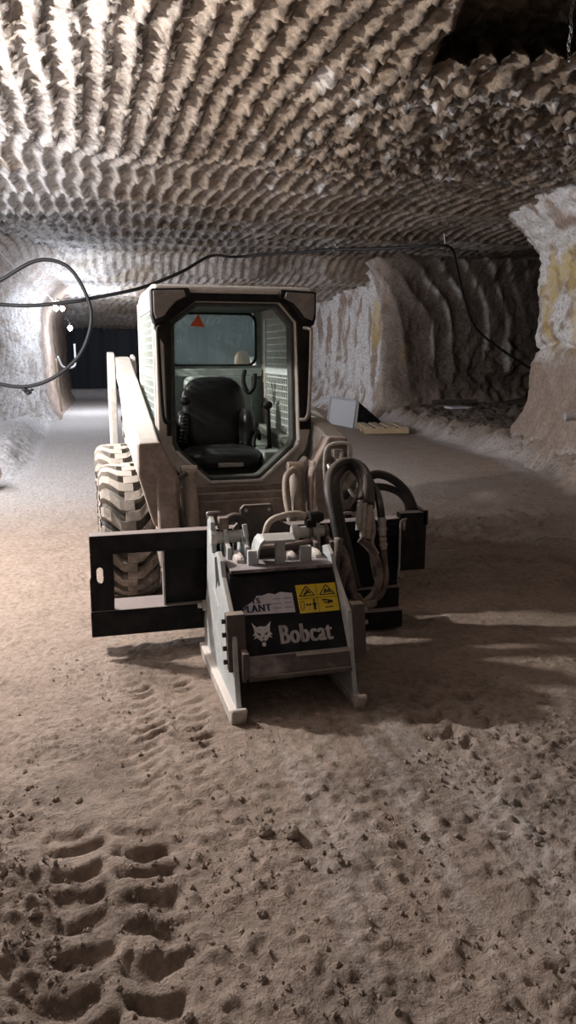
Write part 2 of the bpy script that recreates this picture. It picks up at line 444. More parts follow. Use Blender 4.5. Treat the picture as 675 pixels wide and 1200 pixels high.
cx = steps([(-9, -3, .08), (-3, 5.2, .018), (5.2, 8, .035), (8, 17, .12)])
cy = steps([(-7, -.5, .12), (-.5, 6.5, .022), (6.5, 12, .04), (12, 20, .07), (20, 34, .15)])
Xc, Yc = np.meshgrid(cx, cy)
Zc = ceil_z(Xc, Yc)
n1 = fbm(Xc * 1.3, Yc * 1.3, 101, 4)
saltc = .75 * (1 - sstep(-1.4, .6, Xc + (n1 - .5))) * sstep(.2, .6, n1 + .2)
saltc = saltc + .8 * sstep(.62, .74, fbm(Xc * 5, Yc * 5, 103, 3)) * sstep(.5, 1.5, Xc) * (1 - sstep(5.2, 6.5, Yc))
fr = Xc / .245 - np.floor(Xc / .245)
saltc = saltc + sstep(6.5, 9, Yc) * .4 * sstep(.4, .6, n1)
rowp = Xc + .045 * (fbm(Yc * 1.2, Xc * .8, 17, 3) - .5) * 2
fr = rowp / .212 - np.floor(rowp / .212)
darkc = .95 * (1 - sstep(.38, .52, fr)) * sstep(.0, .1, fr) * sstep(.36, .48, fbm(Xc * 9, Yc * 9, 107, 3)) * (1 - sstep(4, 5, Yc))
darkc = darkc + .5 * sstep(.50, .66, fbm(Xc * 9, Yc * 7, 107, 3)) + .5 * sstep(.8, 4.0, Xc) * (1 - sstep(6, 8, Yc))  # random dark patches, plus light falloff to the right painted as darker roof
darkc = darkc + .5 * sstep(6.0, 9.0, Yc) * (1 - sstep(13.0, 13.6, Yc))  # shade in front of the roof bench, painted into the colour
yelc = .5 * np.exp(-((Xc + .9) / .5) ** 2 - ((Yc - 6.4) / .35) ** 2)
RC = recess(Xc, Yc)                                   # the recess is undercut on its far side, shaped to keep it dark
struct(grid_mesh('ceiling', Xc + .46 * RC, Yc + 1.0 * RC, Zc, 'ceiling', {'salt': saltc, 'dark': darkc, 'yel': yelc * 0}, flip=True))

# ---- side walls swept along a plan line, with cutter scallops, foot flare and roof fillet
def wall(name, path, off, attrs, ds=.035, dz=.035, zmax=4.3, smooth_it=40, right=False):
    P = np.array(path, float)
    seg = np.hypot(*np.diff(P, axis=0).T); S = np.concatenate([[0], np.cumsum(seg)])
    s = np.arange(0, S[-1], ds)
    px = np.interp(s, S, P[:, 0]); py = np.interp(s, S, P[:, 1])
    for _ in range(smooth_it):
        px[1:-1] = .25 * px[:-2] + .5 * px[1:-1] + .25 * px[2:]; py[1:-1] = .25 * py[:-2] + .5 * py[1:-1] + .25 * py[2:]
    tx = np.gradient(px); ty = np.gradient(py); L = np.hypot(tx, ty); tx /= L; ty /= L
    nx, ny = (ty, -tx) if right else (-ty, tx)         # side of the path the room is on
    z = np.arange(-.15, zmax, dz)
    Sg, Zg = np.meshgrid(s, z)
    PX = np.broadcast_to(px, Sg.shape); PY = np.broadcast_to(py, Sg.shape)
    O = off(Sg, Zg, PX, PY)
    A = {k: f(Sg, Zg, PX, PY) for k, f in attrs.items()}
    return struct(grid_mesh(name, PX + nx * O, PY + ny * O, Zg + 0 * O, 'wall', A))

def scallop(s, z, per, amp, seed, arch=.0):
    q = (s + arch * np.clip((z - 2.2) / 1.4, 0, 2) ** 2 + 1.1 * (fbm(s * .45, z * .25, seed, 2) - .5)) / per
    fr = q - np.floor(q)
    return -amp * (1 - (2 * fr - 1) ** 2), np.exp(-(np.minimum(fr, 1 - fr) / .14) ** 2), np.exp(-(np.minimum(fr, 1 - fr) / .3) ** 2)

# right rib beyond the crosscut, turning into the crosscut's back face
CORNER = 16.6
def offA(s, z, x, y):
    a, c, c2 = scallop(s, z, .62, .13, 201, .8)
    a = a * (1 - .75 * sstep(CORNER + 1.9, CORNER + 3.2, s) * (.6 + .8 * fbm(s * .8, z * .5, 206, 2))) * (.45 + .55 * sstep(.8, 1.7, z))
    o = a + .45 * np.exp(-np.clip(z, 0, 9) / .28) + .55 * sstep(2.9, 4.1, z) ** 2
    o = o + (fbm(s * 2.5, z * 2.5, 203, 4) - .5) * .16 * (1 + 2.4 * sstep(CORNER + 1.0, CORNER + 2.6, s) * (1 - sstep(1.4, 2.2, z)))
    return o + (fbm(s * 14, z * 8, 205, 3) - .5) * .05
def saltA(s, z, x, y):
    a, c, c2 = scallop(s, z, .62, .1, 201, .8)
    st = fbm(s * 7, z * .7, 207, 3)
    left = 1 - sstep(CORNER - .3, CORNER + .25, s)
    v = left * (.95 * sstep(.38, .58, st) * sstep(.9, 1.4, z + .8 * fbm(s * 2, z * 2, 208, 2)) + .9 * sstep(.46, .56, fbm(s * 4, z * 4, 209, 4)) * (1 - sstep(1.4, 2.0, z)))
    right = sstep(CORNER, CORNER + .3, s) * (1 - sstep(CORNER + 3.5, CORNER + 5, s))
    v = v + right * (.95 * c * sstep(.40, .6, fbm(s * 9, z * .9, 213, 3)) * sstep(.32, .46, fbm(s * .9 + 2.6, z * .25, 211, 2) + .03) * sstep(.9, 1.5, z) + .03 * c2)
    return v
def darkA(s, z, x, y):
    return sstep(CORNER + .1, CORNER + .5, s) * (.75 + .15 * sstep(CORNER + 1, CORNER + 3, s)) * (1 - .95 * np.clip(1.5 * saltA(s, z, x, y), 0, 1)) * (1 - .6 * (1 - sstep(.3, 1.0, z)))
def yelA(s, z, x, y):
    return np.exp(-((s - CORNER + .35) / .16) ** 2) * sstep(1.6, 2.0, z) * (1 - sstep(2.9, 3.1, z)) + np.exp(-((s - CORNER - .75) / .12) ** 2) * np.exp(-((z - 1.6) / .25) ** 2)
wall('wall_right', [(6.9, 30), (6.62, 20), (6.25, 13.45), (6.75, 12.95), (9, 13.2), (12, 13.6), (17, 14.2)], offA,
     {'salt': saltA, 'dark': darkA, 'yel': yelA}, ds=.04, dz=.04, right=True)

# pillar at the right edge of the picture
def offB(s, z, x, y):
    o = .62 * np.exp(-np.clip(z, 0, 9) / .42) + .75 * sstep(2.75, 4.0, z) ** 1.6
    q = (z + .25 * (fbm(s * 1.1, z, 221, 2) - .5)) / .17
    fr = q - np.floor(q)
    o = o - .04 * (1 - (2 * fr - 1) ** 2) * sstep(2.6, 3.0, z)
    qb = (z * .9 + s * .8) / .11; fb = qb - np.floor(qb)
    o = o - .035 * (1 - (2 * fb - 1) ** 2) * (1 - sstep(.3, .45, z))
    o = o - .10 * np.exp(-((z - 1.68 + .1 * np.sin(s * 2)) / .05) ** 2) - .06 * sstep(1.3, 1.7, z)
    return o + (fbm(s * 2.2, z * 2.2, 223, 4) - .5) * .22 + (fbm(s * 13, z * 13, 225, 3) - .5) * .05
def saltB(s, z, x, y):
    top = sstep(1.35, 1.75, z + .4 * (fbm(s * 2, z * 2, 227, 3) - .5))
    v = top * sstep(.30, .52, fbm(s * 4, z * 5, 229, 4))
    qb = (z * .9 + s * .8) / .11; fb = qb - np.floor(qb)
    return v + .8 * np.exp(-((fb - .5) / .2) ** 2) * (1 - sstep(.3, .42, z)) * sstep(.4, .55, fbm(s * 2, z * 2, 231, 2))
def yelB(s, z, x, y):
    return sstep(1.5, 1.9, z) * (1 - sstep(2.9, 3.3, z)) * sstep(.48, .66, fbm(s * 3.2, z * 1.4, 233, 3)) * 1.1
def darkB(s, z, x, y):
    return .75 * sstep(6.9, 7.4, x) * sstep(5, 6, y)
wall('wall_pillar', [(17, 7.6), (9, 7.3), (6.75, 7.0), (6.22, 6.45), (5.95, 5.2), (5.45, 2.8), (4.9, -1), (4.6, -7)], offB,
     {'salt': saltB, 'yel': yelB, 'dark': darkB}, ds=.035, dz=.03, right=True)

# left rib: white salt face, then a brown stretch to the curtain
def offL(s, z, x, y):
    o = .35 * np.exp(-np.clip(z, 0, 9) / .35) + 1.0 * sstep(2.3, 3.9, z) ** 1.5
    r = np.hypot((y - 10.6) * .8, (z - 1.7) * 1.3); q = r / .20; fr = q - np.floor(q)
    o = o - .11 * (1 - (2 * fr - 1) ** 2) * (1 - sstep(14.6, 15.2, y))
    return o + (fbm(s * 2, z * 2, 241, 4) - .5) * .16 + (fbm(s * 12, z * 12, 243, 3) - .5) * .06
def saltL(s, z, x, y):
    return (1 - sstep(14.9, 15.5, y)) * (.5 + .7 * sstep(.35, .55, fbm(s * 4, z * 4, 245, 3))) * (1 - .6 * sstep(2.6, 3.2, z))
def yelL(s, z, x, y):
    return np.exp(-((y - 10.6) / .35) ** 2 - ((z - 1.45) / .10) ** 2)
wall('wall_left', [(-9, 8.6), (-4.6, 9.2), (-3.1, 11.2), (-2.3, 13.4), (-1.75, 15.2), (-1.75, 16.4), (-1.6, 20), (-1.35, 25.5), (-1.3, 29)][::-1], offL,
     {'salt': saltL, 'yel': yelL}, ds=.05, dz=.05)
wall('wall_left', [(-2.6, -7), (-2.8, -1.2), (-3.4, -.4), (-9, .2)][::-1], lambda s, z, x, y: .4 * np.exp(-np.clip(z, 0, 9) / .4) + .5 * sstep(2.8, 4, z) + (fbm(s * 2, z * 2, 251, 4) - .5) * .2,
     {'salt': lambda s, z, x, y: .3 + 0 * z}, ds=.1, dz=.1)
wall('wall_back', [(-9, -6.6), (6, -6.6)], lambda s, z, x, y: (fbm(s * 2, z * 2, 253, 4) - .5) * .2 + 0 * z, {'salt': lambda s, z, x, y: .2 + 0 * z}, ds=.15, dz=.15)
wall('wall_far', [(10, 30), (-5, 30)], lambda s, z, x, y: (fbm(s * 2, z * 2, 255, 4) - .5) * .2 + 0 * z, {'dark': lambda s, z, x, y: .5 + 0 * z}, ds=.15, dz=.15)

# ------------------------------------------------------------------ skid-steer loader
XM = .04                                     # centre line of the machine
LOADER = thing('skid_steer_loader', 'dusty cream skid-steer loader with an open cab, parked facing the camera', 'loader', (XM, 1.1, 0))

# chassis
b = MB()
b.prism([(-.02, .78), (-.02, .62), (-.10, .55), (-.10, .30), (.1, .22), (2.3, .22), (2.45, .35), (2.45, .98), (1.25, .98), (1.2, .80)], 'X', XM - .40, XM + .40)
chassis = b.build('chassis', 'dirty', LOADER, .012)
b = MB(); b.box(XM - .38, XM + .38, -.13, -.09, .34, .745); b.box(XM - .30, XM + .30, -.15, -.13, .60, .70)
b.build('front_panel', 'dirty', chassis, .006)
b = MB(); b.prism([(1.30, .95), (1.30, 1.36), (2.2, 1.30), (2.42, 1.15), (2.45, .95)], 'X', XM - .42, XM + .42)
b.build('engine_hood', 'white', chassis, .02)
for s in (-1, 1):
    b = MB(); x0, x1 = sorted((XM + s * .405, XM + s * .49))
    b.prism([(.15, .62), (.15, .93), (.4, 1.03), (2.1, 1.10), (2.3, .9), (2.3, .62)], 'X', x0, x1)
    b.build('fender', 'greenbody', chassis, .012)

# cab: front ring frame, pillars, side and back walls
L, R, = XM - .492, XM + .495
outer = [(L + .03, 1.985), (R - .03, 1.985), (R, 1.93), (R, 1.10), (R - .03, .985), (R - .24, .715), (R - .29, .685), (L + .29, .685), (L + .24, .715), (L + .03, .985), (L, 1.10), (L, 1.93)]
inner = [(-.20, 1.915), (.33, 1.915), (.425, 1.82), (.455, 1.70), (.455, 1.04), (.435, .995), (.225, .805), (.19, .795), (-.115, .795), (-.15, .805), (-.355, .995), (-.365, 1.70)]
inner = [(-.20, 1.915), (.33, 1.915), (.435, 1.80), (.455, 1.05), (.435, 1.0), (.215, .805), (.185, .795), (-.115, .795), (-.145, .805), (-.345, 1.0), (-.365, 1.05), (-.355, 1.80)]
b = MB(); b.ring(outer, inner, 'Y', 0, .07)
cab = b.build('cab', 'cabwhite', LOADER, .014, segs=3)
# pale worn lip round the door opening
lipo = [(x + (.018 if x > .04 else -.018) * 1, z + (.018 if z > 1.2 else -.018)) for x, z in inner]
b = MB(); b.ring(lipo[3:10] + lipo[3:10][::-1][:0], inner[3:10], 'Y', -.012, .02) if False else None
n = 7
pts = [(x, -.004, z) for x, z in inner[3:10]]
b.tube(pts, .013, 8, 4)
b.build('door_lip', 'white', cab, 0, True)
# inner jamb, dark upper part of the front
b = MB()
up_o = [(L + .005, 1.99), (R - .005, 1.99), (R + .002, 1.90), (R + .002, 1.12), (.462, 1.12), (.437, 1.80), (.33, 1.918), (-.20, 1.918), (-.357, 1.80), (-.368, 1.10), (-.40, 1.10), (-.405, 1.66), (L - .002, 1.75), (L - .002, 1.90)]
b.prism(up_o, 'Y', -.014, .03)
b.build('front_header', 'cabblack', cab, .006)
b = MB(); b.ring([(x * 1.0, z) for x, z in inner], [((x - .045) * .93 + .045, (z - 1.35) * .955 + 1.35) for x, z in inner], 'Y', .05, .15)
b.build('door_seal', 'innerdark', cab, .01)
# roof
b = MB(); b.prism([(-.02, 1.965), (-.035, 1.985), (-.01, 2.012), (.2, 2.03), (1.1, 2.03), (1.28, 2.0), (1.30, 1.955)], 'X', L + .005, R - .005)
b.build('roof', 'white', cab, .012)
# left and right side frames with welded screens
for s in (-1, 1):
    x = XM + s * .48
    x0, x1 = sorted((x - .018, x + .018))
    b = MB()
    so = [(.05, 1.97), (1.28, 1.97), (1.30, 1.0), (1.0, .80), (.2, .80), (.05, 1.0)]
    si = [(.13, 1.87), (1.14, 1.87), (1.14, 1.06), (.95, .98), (.25, .98), (.13, 1.06)]
    b.ring(so, si, 'X', x0, x1)
    b.build('side_frame', 'white' if s < 0 else 'cabwhite', cab, .006)
    b = MB()
    for k in range(20):
        y = .135 + k * .0525
        b.box(x - .006, x + .006, y - .006, y + .006, .98, 1.88)
    for k in range(19):
        z = 1.0 + k * .048
        b.box(x - .005, x + .005, .12, 1.15, z - .004, z + .004)
    b.box(x - .014, x + .012, .12, 1.15, 1.455, 1.50)
    b.build('window_screen', 'screen', cab)
# back wall, rear window, floor pan
b = MB(); wo = [(L + .03, 1.98), (R - .03, 1.98), (R - .03, .75), (L + .03, .75)]
wi = [(-.24, 1.915), (.44, 1.915), (.46, 1.515), (-.24, 1.515)]
b.ring(wo, wi, 'Y', 1.25, 1.30)
b.box(XM - .45, XM + .45, 1.19, 1.25, 1.43, 1.49); b.box(.17, .40, 1.16, 1.25, 1.08, 1.43)
b.build('rear_panel', 'interior', cab, .012)
wr = []
for cx_, cz_, a0 in ((.395, 1.85, 0), (-.175, 1.85, 90), (-.175, 1.575, 180), (.395, 1.575, 270)):
    for k in range(5):
        a = math.radians(a0 + k * 22.5); wr.append((cx_ + .065 * math.cos(a), cz_ + .065 * math.sin(a)))
wri = [((x - .11) * .955 + .11, (z - 1.71) * .93 + 1.71) for x, z in wr]
b = MB(); b.ring(wr, wri, 'Y', 1.235, 1.27); b.build('window_seal', 'cabblack', cab, .003)
b = MB(); b.prism(wri, 'Y', 1.255, 1.262); b.build('rear_window', 'glass', cab)
b = MB(); b.prism([(-.065, 1.815), (.045, 1.805), (.0, 1.905)], 'Y', 1.225, 1.229); b.build('warning_triangle', 'redsign', cab)
b = MB(); b.box(L + .03, R - .03, .06, 1.28, .70, .80); b.box(L + .02, L + .08, .1, 1.25, .8, 1.0); b.box(R - .08, R - .02, .1, 1.25, .8, 1.0)
b.build('cab_floor', 'interior', cab, .01)
b = MB(); b.box(XM - .46, XM + .46, .05, 1.27, 1.93, 1.96); b.build('headliner', 'innerdark', cab)
b = MB(); b.box(-.045, .055, -.016, -.004, .700, .765); lab = b.build('serial_label', 'label', cab)
# work lights in the two upper corners
for s in (-1, 1):
    c = XM
    ho = [(c + s * .515, 1.985), (c + s * .285, 1.995), (c + s * .27, 1.945), (c + s * .345, 1.91), (c + s * .40, 1.85), (c + s * .435, 1.80), (c + s * .50, 1.775), (c + s * .515, 1.83)]
    b = MB(); b.prism(ho, 'Y', -.055, .05)
    h = b.build('work_light_housing', 'cabblack', cab, .012)
    ho2 = [((x - (c + s * .42)) * .80 + c + s * .425, (z - 1.90) * .78 + 1.905) for x, z in ho]
    b = MB(); b.prism(ho2, 'Y', -.064, -.05)
    b.build('work_light_lens', 'lens', cab, .006)
# grab rails on the door posts
for s, m_ in ((-1, 'cabblack'), (1, 'fitting')):
    x = XM + s * .475
    b = MB(); b.tube([(x - s * .03, -.01, 1.765), (x, -.055, 1.755), (x + s * .005, -.06, 1.70), (x - s * .005, -.06, 1.30), (x - s * .02, -.055, 1.20), (x - s * .05, -.01, 1.185)], .0125, 8, 5)
    b.build('grab_rail', m_, cab, 0, True)
# interior: seat, padding, levers
b = MB(); b.ball((.02, .42, .90), (.27, .26, .075), 24, 12, power=.6)
seat = b.build('seat', 'vinyl', LOADER, 0, True)
rot = Matrix.Translation((.02, .72, 1.17)) @ Matrix.Rotation(math.radians(-10), 4, 'X')
b = MB(); b.ball((0, 0, 0), (.235, .07, .275), 24, 14, rot, power=.62); b.build('backrest', 'vinyl', seat, 0, True)
b = MB(); b.ball((.24, .62, 1.06), (.055, .12, .16), 16, 10, power=.75); b.build('side_bolster', 'vinyl', seat, 0, True)
b = MB(); b.ball((-.22, .66, 1.06), (.05, .10, .15), 16, 10, power=.75)
b.build('side_bolster', 'vinyl', seat, 0, True)
b = MB(); b.ball((.02, 1.12, 1.36), (.16, .09, .08), 20, 10, power=.5); b.build('head_pad', 'interior', seat, 0, True)
b = MB(); b.box(-.05, .12, .155, .18, .865, .895); b.build('seat_bar', 'fitting', seat, .006)
b = MB(); b.box(-.10, .02, .60, .66, .945, .975); b.box(.04, .16, .60, .66, .945, .975); b.box(.18, .24, .55, .60, .95, .99); b.build('seat_belt', 'cabblack', seat, .006)
b = MB(); b.box(XM - .40, XM + .40, .30, .95, .78, .86); b.build('seat_base', 'innerdark', seat, .01)
for s, x, z0, z1 in ((-1, -.225, 1.01, 1.29), (1, .345, .87, 1.255)):
    b = MB()
    if s < 0:
        for k in range(9): b.cyl((x - .03 + k * .0035, .40, z0 + k * .024), (x - .027 + k * .0035, .40, z0 + k * .024 + .013), .030 - k * .001, .024 - k * .001, 12)
    else: b.cyl((x + .02, .40, z0 - .05), (x, .40, z1), .017, .015, 12)
    j = b.build('control_lever', 'cabblack', LOADER, .003, True)
    b = MB(); b.ball((x, .40, z1), (.036, .036, .030), 14, 8); b.build('lever_knob', 'cabblack', j, 0, True)
b = MB()
b.tube([(.30, .95, 1.48), (.28, .9, 1.40), (.31, .88, 1.32), (.35, .86, 1.36), (.36, .86, 1.46)], .017, 8, 5)
b.build('cab_wiring', 'cabblack', LOADER, 0, True)
b = MB()
b.tube([(.33, .6, 1.0), (.30, .5, 1.06), (.26, .45, 1.02), (.25, .42, .96)], .014, 8, 5)
b.tube([(.38, .5, 1.0), (.35, .4, .97), (.30, .34, .93)], .012, 8, 5)
b.build('cab_wiring', 'cabblack', LOADER, 0, True)
b = MB(); b.box(.27, .42, .20, .60, .85, .955); b.build('side_console', 'interior', LOADER, .012)
# beacon behind the rear window
b = MB(); b.ball((.40, 1.52, 1.52), (.065, .065, .11), 18, 12, zmin=-.3, power=.8)
bc = b.build('beacon', 'orange', LOADER, 0, True)
b = MB(); b.cyl((.40, 1.52, 1.34), (.40, 1.52, 1.49), .06, .055, 16); b.build('beacon_base', 'ink', bc)

# lift arms
for s in (-1, 1):
    X = lambda a: XM + s * a
    x0, x1 = sorted((X(.515), X(.64)))
    prof = [(-.30, 1.09), (-.22, 1.115), (2.05, 1.575), (2.28, 1.58), (2.34, 1.50), (2.30, 1.40), (2.05, 1.38), (1.75, 1.33), (1.45, 1.20), (1.2, 1.02), (.9, .95), (.5, .945), (.15, .90), (-.05, .88), (-.30, .92)]
    b = MB(); b.prism(prof, 'X', x0, x1)
    arm = b.build('lift_arm', 'white', LOADER, .012)
    fp = [(X(.64), 1.095), (X(.515), 1.10), (X(.475), 1.02), (X(.415), .90), (X(.405), .86), (X(.405), .585), (X(.565), .60), (X(.625), .83), (X(.645), .90)]
    b = MB(); b.prism(fp, 'Y', -.33, -.18)
    b.build('arm_front_plate', 'dirty', arm, .012)
    b = MB(); b.prism([(-.32, .95), (-.17, .95), (-.16, .42), (-.42, .36), (-.45, .48), (-.36, .70)], 'X', *sorted((X(.42), X(.545))))
    b.build('arm_leg', 'dirty', arm, .012)
    b = MB(); b.prism([(2.0, .55), (2.0, 1.2), (2.06, 1.60), (2.22, 1.62), (2.42, 1.3), (2.42, .55)], 'X', *sorted((X(.645), X(.705))))
    b.prism([(2.0, .55), (2.0, 1.2), (2.06, 1.58), (2.22, 1.60), (2.42, 1.3), (2.42, .55)], 'X', *sorted((X(.47), X(.505))))
    b.build('rear_upright', 'white', LOADER, .01)
    b = MB(); b.cyl((X(.46), 2.15, 1.48), (X(.69), 2.15, 1.48), .05, None, 20); b.build('pivot_pin', 'fitting', arm, .004)
    b = MB(); b.cyl((X(.5), 1.6, .98), (X(.63), 1.6, .98), .05, None, 16)
    b.cyl((X(.575), 1.55, .85), (X(.575), 2.1, 1.05), .04, None, 16)
    b.build('lift_cylinder', 'fitting', arm, .004)
    # bucket tilt cylinder between the arm and the cab front
    b = MB(); b.cyl((X(.335), -.20, .90), (X(.335), -.34, .50), .042, None, 18); b.cyl((X(.335) - .05, -.20, .905), (X(.335) + .05, -.20, .905), .035, None, 16)
    b.cyl((X(.335), -.33, .52), (X(.335), -.42, .30), .024, None, 14)
    b.build('tilt_cylinder', 'cylinder', LOADER, .004)
    b = MB(); b.tube([(X(.335) - .02, -.26, .90), (X(.335) - .075, -.28, .86), (X(.335) - .085, -.30, .75), (X(.335) - .07, -.33, .62), (X(.335) - .06, -.36, .5)], .022 if s > 0 else .016, 10, 5)
    b.build('cylinder_hose', 'cylinder' if s > 0 else 'brownsteel', LOADER, 0, True)
# hydraulic couplers on the right arm plate
b = MB()
b.tube([(.53, -.345, .80), (.525, -.35, .98), (.55, -.35, 1.05), (.64, -.35, 1.065), (.69, -.35, 1.04), (.69, -.35, .93)], .011, 8, 5)
b.build('coupler_guard', 'white', LOADER, 0, True)
b = MB(); b.box(.57, .63, -.39, -.33, .98, 1.03); b.cyl((.60, -.35, .98), (.64, -.44, .90), .022, None, 14); b.cyl((.55, -.35, .93), (.57, -.43, .86), .02, None, 14)
b.cyl((.61, -.38, .955), (.625, -.42, .925), .033, None, 6)
b.build('hydraulic_coupler', 'fitting', LOADER, .004)
# curved panel edge beside the right tilt cylinder
b = MB(); b.prism([(.415, .93), (.455, .97), (.475, .90), (.47, .58), (.43, .58)], 'Y', -.20, -.12); b.build('step_plate', 'white', LOADER, .012)

# tyres
def make_tyre():
    half = [(.125, .235), (.150, .262), (.163, .31), (.158, .355), (.135, .382), (.07, .392), (0, .395)]
    prof = half + [(-x, r) for x, r in half[::-1][1:]]
    b = MB(); b.lathe(prof, (0, 0, 0), 64)
    return b
def make_lugs():
    b = MB(); NL = 21; pitch = 2 * PI / NL
    line = [(-.028, .0, .432), (.025, .0, .434), (.06, .02, .434), (.115, .17, .428), (.155, .25, .412), (.172, .275, .375), (.168, .29, .335)]
    for s in (-1, 1):
        for k in range(NL):
            base = k * pitch + (pitch / 2 if s > 0 else 0)
            rows = []
            for i, (x, da, r) in enumerate(line):
                w = .072 if i < 3 else .08
                if i >= 5: w = .075
                row = []
                for ang, rr in ((-w - .018, r - .055), (-w, r), (w, r), (w + .018, r - .055)):
                    a = base + da + ang
                    row.append((x * s, -rr * math.cos(a), rr * math.sin(a)))
                rows.append(row)
            vs = [p for row in rows for p in row]; fs = []
            for i in range(len(rows) - 1):
                for q in range(3): fs.append((i * 4 + q, i * 4 + q + 1, (i + 1) * 4 + q + 1, (i + 1) * 4 + q))
            fs += [(0, 1, 2, 3), tuple(len(vs) - 4 + q for q in range(4))[::-1]]
            b.add(vs, fs)
    return b
def make_rim():
    b = MB(); b.lathe([(-.13, .25), (-.10, .225), (-.03, .20), (-.03, .09), (-.07, .08), (-.07, .0)], (0, 0, 0), 40)
    b.lathe([(.13, .25), (.10, .225), (.03, .20), (.03, .09), (.07, .08), (.07, .0)], (0, 0, 0), 40)
    b.lathe([(-.128, .245), (.128, .245)], (0, 0, 0), 40)
    for k in range(8):
        a = k * PI / 4
        for s in (-1, 1): b.cyl((s * .03, .13 * math.cos(a), .13 * math.sin(a)), (s * .06, .13 * math.cos(a), .13 * math.sin(a)), .015, None, 6)
    return b
tyre0 = make_tyre().build('tyre', 'rubber', None, 0, True)
lugs0 = make_lugs().build('tread', 'lug', None, .006)
rim0 = make_rim().build('rim', 'rim', None)
first = True
RL = ROOTLOC[LOADER.name]
for x in (XM - .685, XM + .685):
    for y in (.33, 1.48):
        if first: tt, lg, rm = tyre0, lugs0, rim0; first = False
        else:
            tt, lg, rm = tyre0.copy(), lugs0.copy(), rim0.copy()
            for o in (tt, lg, rm): COL.objects.link(o)
        tt.parent = LOADER; tt.scale = (1.04, 1.04, 1.04); tt.location = (x - RL[0], y - RL[1], .443); tt.rotation_euler = (random.uniform(0, .1) if y > 1 else 0.05, 0, 0)
        lg.parent = tt; rm.parent = tt

# ------------------------------------------------------------------ cold planer attachment on its side-shift frame
PL = thing('cold_planer', 'grey and black cold planer attachment with a cat-head emblem, standing in front of the loader', 'planer', (0, -1.2, 0))
b = MB(); b.box(-.905, 1.0, -.79, -.70, .562, .668)
frame = b.build('mounting_frame', 'black', PL, .008)
b = MB(); b.box(-.915, .86, -.78, -.765, .105, .25); b.prism([(-.78, .235), (-.78, .25), (-.60, .262), (-.60, .235)], 'X', -.915, .86); b.box(-.915, .86, -.70, -.60, .10, .13)
b.build('lower_rail', 'black', frame, .006)
# end plate with its rounded slot
slo = []
for cz, a0 in ((.475, 0), (.42, 180)):
    for k in range(5):
        a = math.radians(a0 + k * 45); slo.append((-.858 + .017 * math.cos(a), cz + .017 * math.sin(a)))
po = [(-.785, .44), (-.785, .562), (-.845, .562), (-.905, .562), (-.905, .44), (-.912, .42), (-.912, .245), (-.858, .245), (-.79, .245), (-.785, .42)]
b = MB(); b.ring(po, slo, 'Y', -.775, -.75); b.build('end_plate', 'black', frame, .003)
b = MB(); b.box(-.52, -.20, -.74, -.715, .245, .565); b.build('back_panel', 'black', frame, .003)
b = MB(); b.box(.30, .86, -.74, -.715, .245, .565); b.build('back_panel', 'black', frame, .003)
b = MB(); b.box(-.525, -.515, -.765, -.712, .245, .565); b.build('guide_bar', 'fitting', frame, .002)
b = MB(); b.box(.845, 1.01, -.80, -.73, .352, .70); b.box(.985, 1.02, -.80, -.55, .62, .71); b.build('side_box', 'black', frame, .006)
b = MB(); b.tube([(.875, -.815, .67), (.845, -.815, .66), (.838, -.815, .62), (.838, -.815, .40), (.838, -.815, .33), (.865, -.815, .32)], .007, 8, 4); b.box(.858, .872, -.812, -.80, .60, .66)
b.build('locking_rod', 'fitting', frame, 0, True)
b = MB(); b.tube([(.40, -.74, .60), (.46, -.74, .69), (.56, -.74, .705), (.66, -.74, .67)], .008, 8, 4); b.build('stay_rod', 'fitting', frame, 0, True)
b = MB(); b.box(.40, .86, -.84, -.55, .02, .13); b.build('lower_block', 'black', frame, .01)
b = MB(); b.prism([(-.165, .56), (-.165, .70), (-.125, .745), (-.125, .80), (-.105, .82), (.04, .82), (.055, .80), (.055, .745), (.10, .72), (.14, .70), (.14, .56)], 'Y', -.93, -.905)
cp = b.build('coupling_plate', 'brownsteel', PL, .004)
for x in (-.095, .03):
    b = MB(); b.cyl((x, -.934, .792), (x, -.925, .792), .009, None, 10); b.build('bolt', 'fitting', cp)
